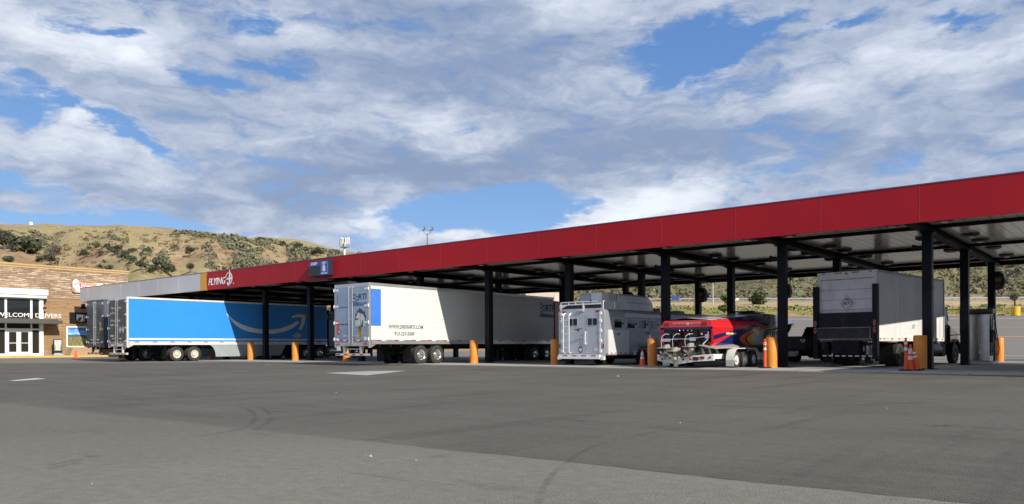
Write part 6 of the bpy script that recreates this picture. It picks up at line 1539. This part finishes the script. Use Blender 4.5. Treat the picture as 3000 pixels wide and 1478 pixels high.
# bushes and trees between the lot and the highway
b = on_hill(2120, 919, 123); d = ld(b.x, b.y)[1]; tree('wind_bent_tree', 'dark green wind bent tree behind the speedboat deck', (b.x, b.y, b.z-.3), 50*d/FPX, 62*d/FPX, oakg, None, n=900, trunk=.05, seed=200, lean=1.1, leaf_s=.22)
b = on_hill(2222, 893, 123); d = ld(b.x, b.y)[1]; tree('roadside_bush', 'broad green roadside tree right of the middle rear post', (b.x, b.y, b.z-.3), 72*d/FPX, 44*d/FPX, leaf_mat('bush_green', (.05, .07, .03), (.12, .14, .06)), None, n=900, trunk=.08, seed=201, leaf_s=.3)
b = on_hill(2972, 884, 123); d = ld(b.x, b.y)[1]; tree('roadside_bush', 'small dark tree on the slope above the yellow pole base', (b.x, b.y, b.z-.2), 32*d/FPX, 26*d/FPX, oakm, None, n=400, trunk=.1, seed=202)
def scatter(name, n, pxr, dr, m, size, keep, seed, leaves=12, kind='stuff'):
    random.seed(seed); v, f = [], []
    cnt = 0; tries = 0
    while cnt < n and tries < n*12:
        tries += 1
        px = random.uniform(*pxr); d = dr[0]+(dr[1]-dr[0])*random.random(); l = (px-CX)/FPX*d
        if not keep(px, d, l): continue
        z = hz(l, d); s = random.uniform(*size)*(.7+.6*random.random()); base = Vector(wpt(l, d, z)); cnt += 1
        for i in range(leaves):
            t = random.uniform(0, 2*PI); e = random.uniform(0, 1); dv = Vector((math.cos(t)*math.sqrt(1-e*e), math.sin(t)*math.sqrt(1-e*e), e))
            leaf(v, f, base+Vector((dv.x*s, dv.y*s, dv.z*s*.75)), s*.42, dv)
    me = bpy.data.meshes.new(name); me.from_pydata(v, [], f); return tag(link(name, me, m), kind=kind)
def patch(px, d, s=1): return vn(px/55, d/38, 9+s)*.65+vn(px/20, d/14, 17+s)*.35
scatter('scrub', 3000, (-60, 1150), (150, 440), scrm, (.7, 1.7), lambda px, d, l: d < 385 and patch(px, d) > .76-.27*sstep(px, 560, 760)*(1 if d > 230 else .6), 21)
scatter('scrub', 6500, (1450, 3500), (216, 440), leaf_mat('hill_scrub_pale', (.115, .118, .078), (.215, .208, .138), .12), (.6, 1.4), lambda px, d, l: patch(px*1.2, d) > .46, 22)
scatter('dry_scrub', 2600, (1450, 3500), (216, 440), scrd, (.7, 1.6), lambda px, d, l: True, 23)
scatter('dry_scrub', 1500, (-60, 1150), (150, 440), scrd, (.5, 1.2), lambda px, d, l: d < 375 and patch(px, d, 3) > .45, 24)
scatter('field_shrubs', 900, (1650, 3500), (150, 172), leaf_mat('field_leaves', (.17, .18, .09), (.30, .30, .16), .2), (.3, .7), lambda px, d, l: patch(px*2, d*3, 5) > .42, 25)
scatter('bank_grass', 2600, (1900, 3500), (LOT_END+2, 160), leaf_mat('grass_blades', (.17, .19, .05), (.30, .28, .09), .3), (.14, .28), lambda px, d, l: True, 26, leaves=6)

# ------------------------------------------------------------------ litter on the asphalt
paper = pm('litter_paper', (.42, .41, .39), .7, var=.08)
def scrap(px, py, w, lab, seed):
    random.seed(seed); p = gp(px, py); mb = MB(); n = 5
    ww = .6*w*ld(p.x, p.y)[1]/FPX; pts = {}
    for i in range(n):
        for j in range(3): pts[i, j] = (ww*(i/(n-1)-.5), .06*(j-1)*(.6+random.random()*.5)*min(1, ww*4), .004+random.uniform(0, .022)*(1 if 0 < i < n-1 else .4))
    for i in range(n-1):
        for j in range(2): mb.quad(pts[i, j], pts[i+1, j], pts[i+1, j+1], pts[i, j+1])
    o = mb.build('paper_scrap', paper, fix=False); o.location = (p.x, p.y, .006); o.rotation_euler = (0, 0, TH+random.uniform(-.3, .3)); tag(o, lab, 'litter')
scrap(1809, 1104, 24, 'crumpled white paper on the asphalt in front of the horse trailer', 1); scrap(787, 1071, 40, 'flattened pale litter in front of the bollard left of the reefer', 2); scrap(984, 1153, 12, 'small white scrap on the asphalt left of centre', 3)
scrap(1085, 1343, 18, 'white scrap on the old asphalt, left of its lone neighbour', 4); scrap(1220, 1356, 13, 'small white scrap near the pavement seam at centre', 5); scrap(1992, 1244, 10, 'thin white scrap on the asphalt below the speedboat', 6); scrap(2953, 1133, 9, 'tiny white scrap on the asphalt near the right edge', 7); scrap(268, 1426, 9, 'tiny white scrap on the old asphalt at lower left', 8)
scrap(2600, 1200, 11, 'tiny pale scrap on the asphalt below the box truck', 9)
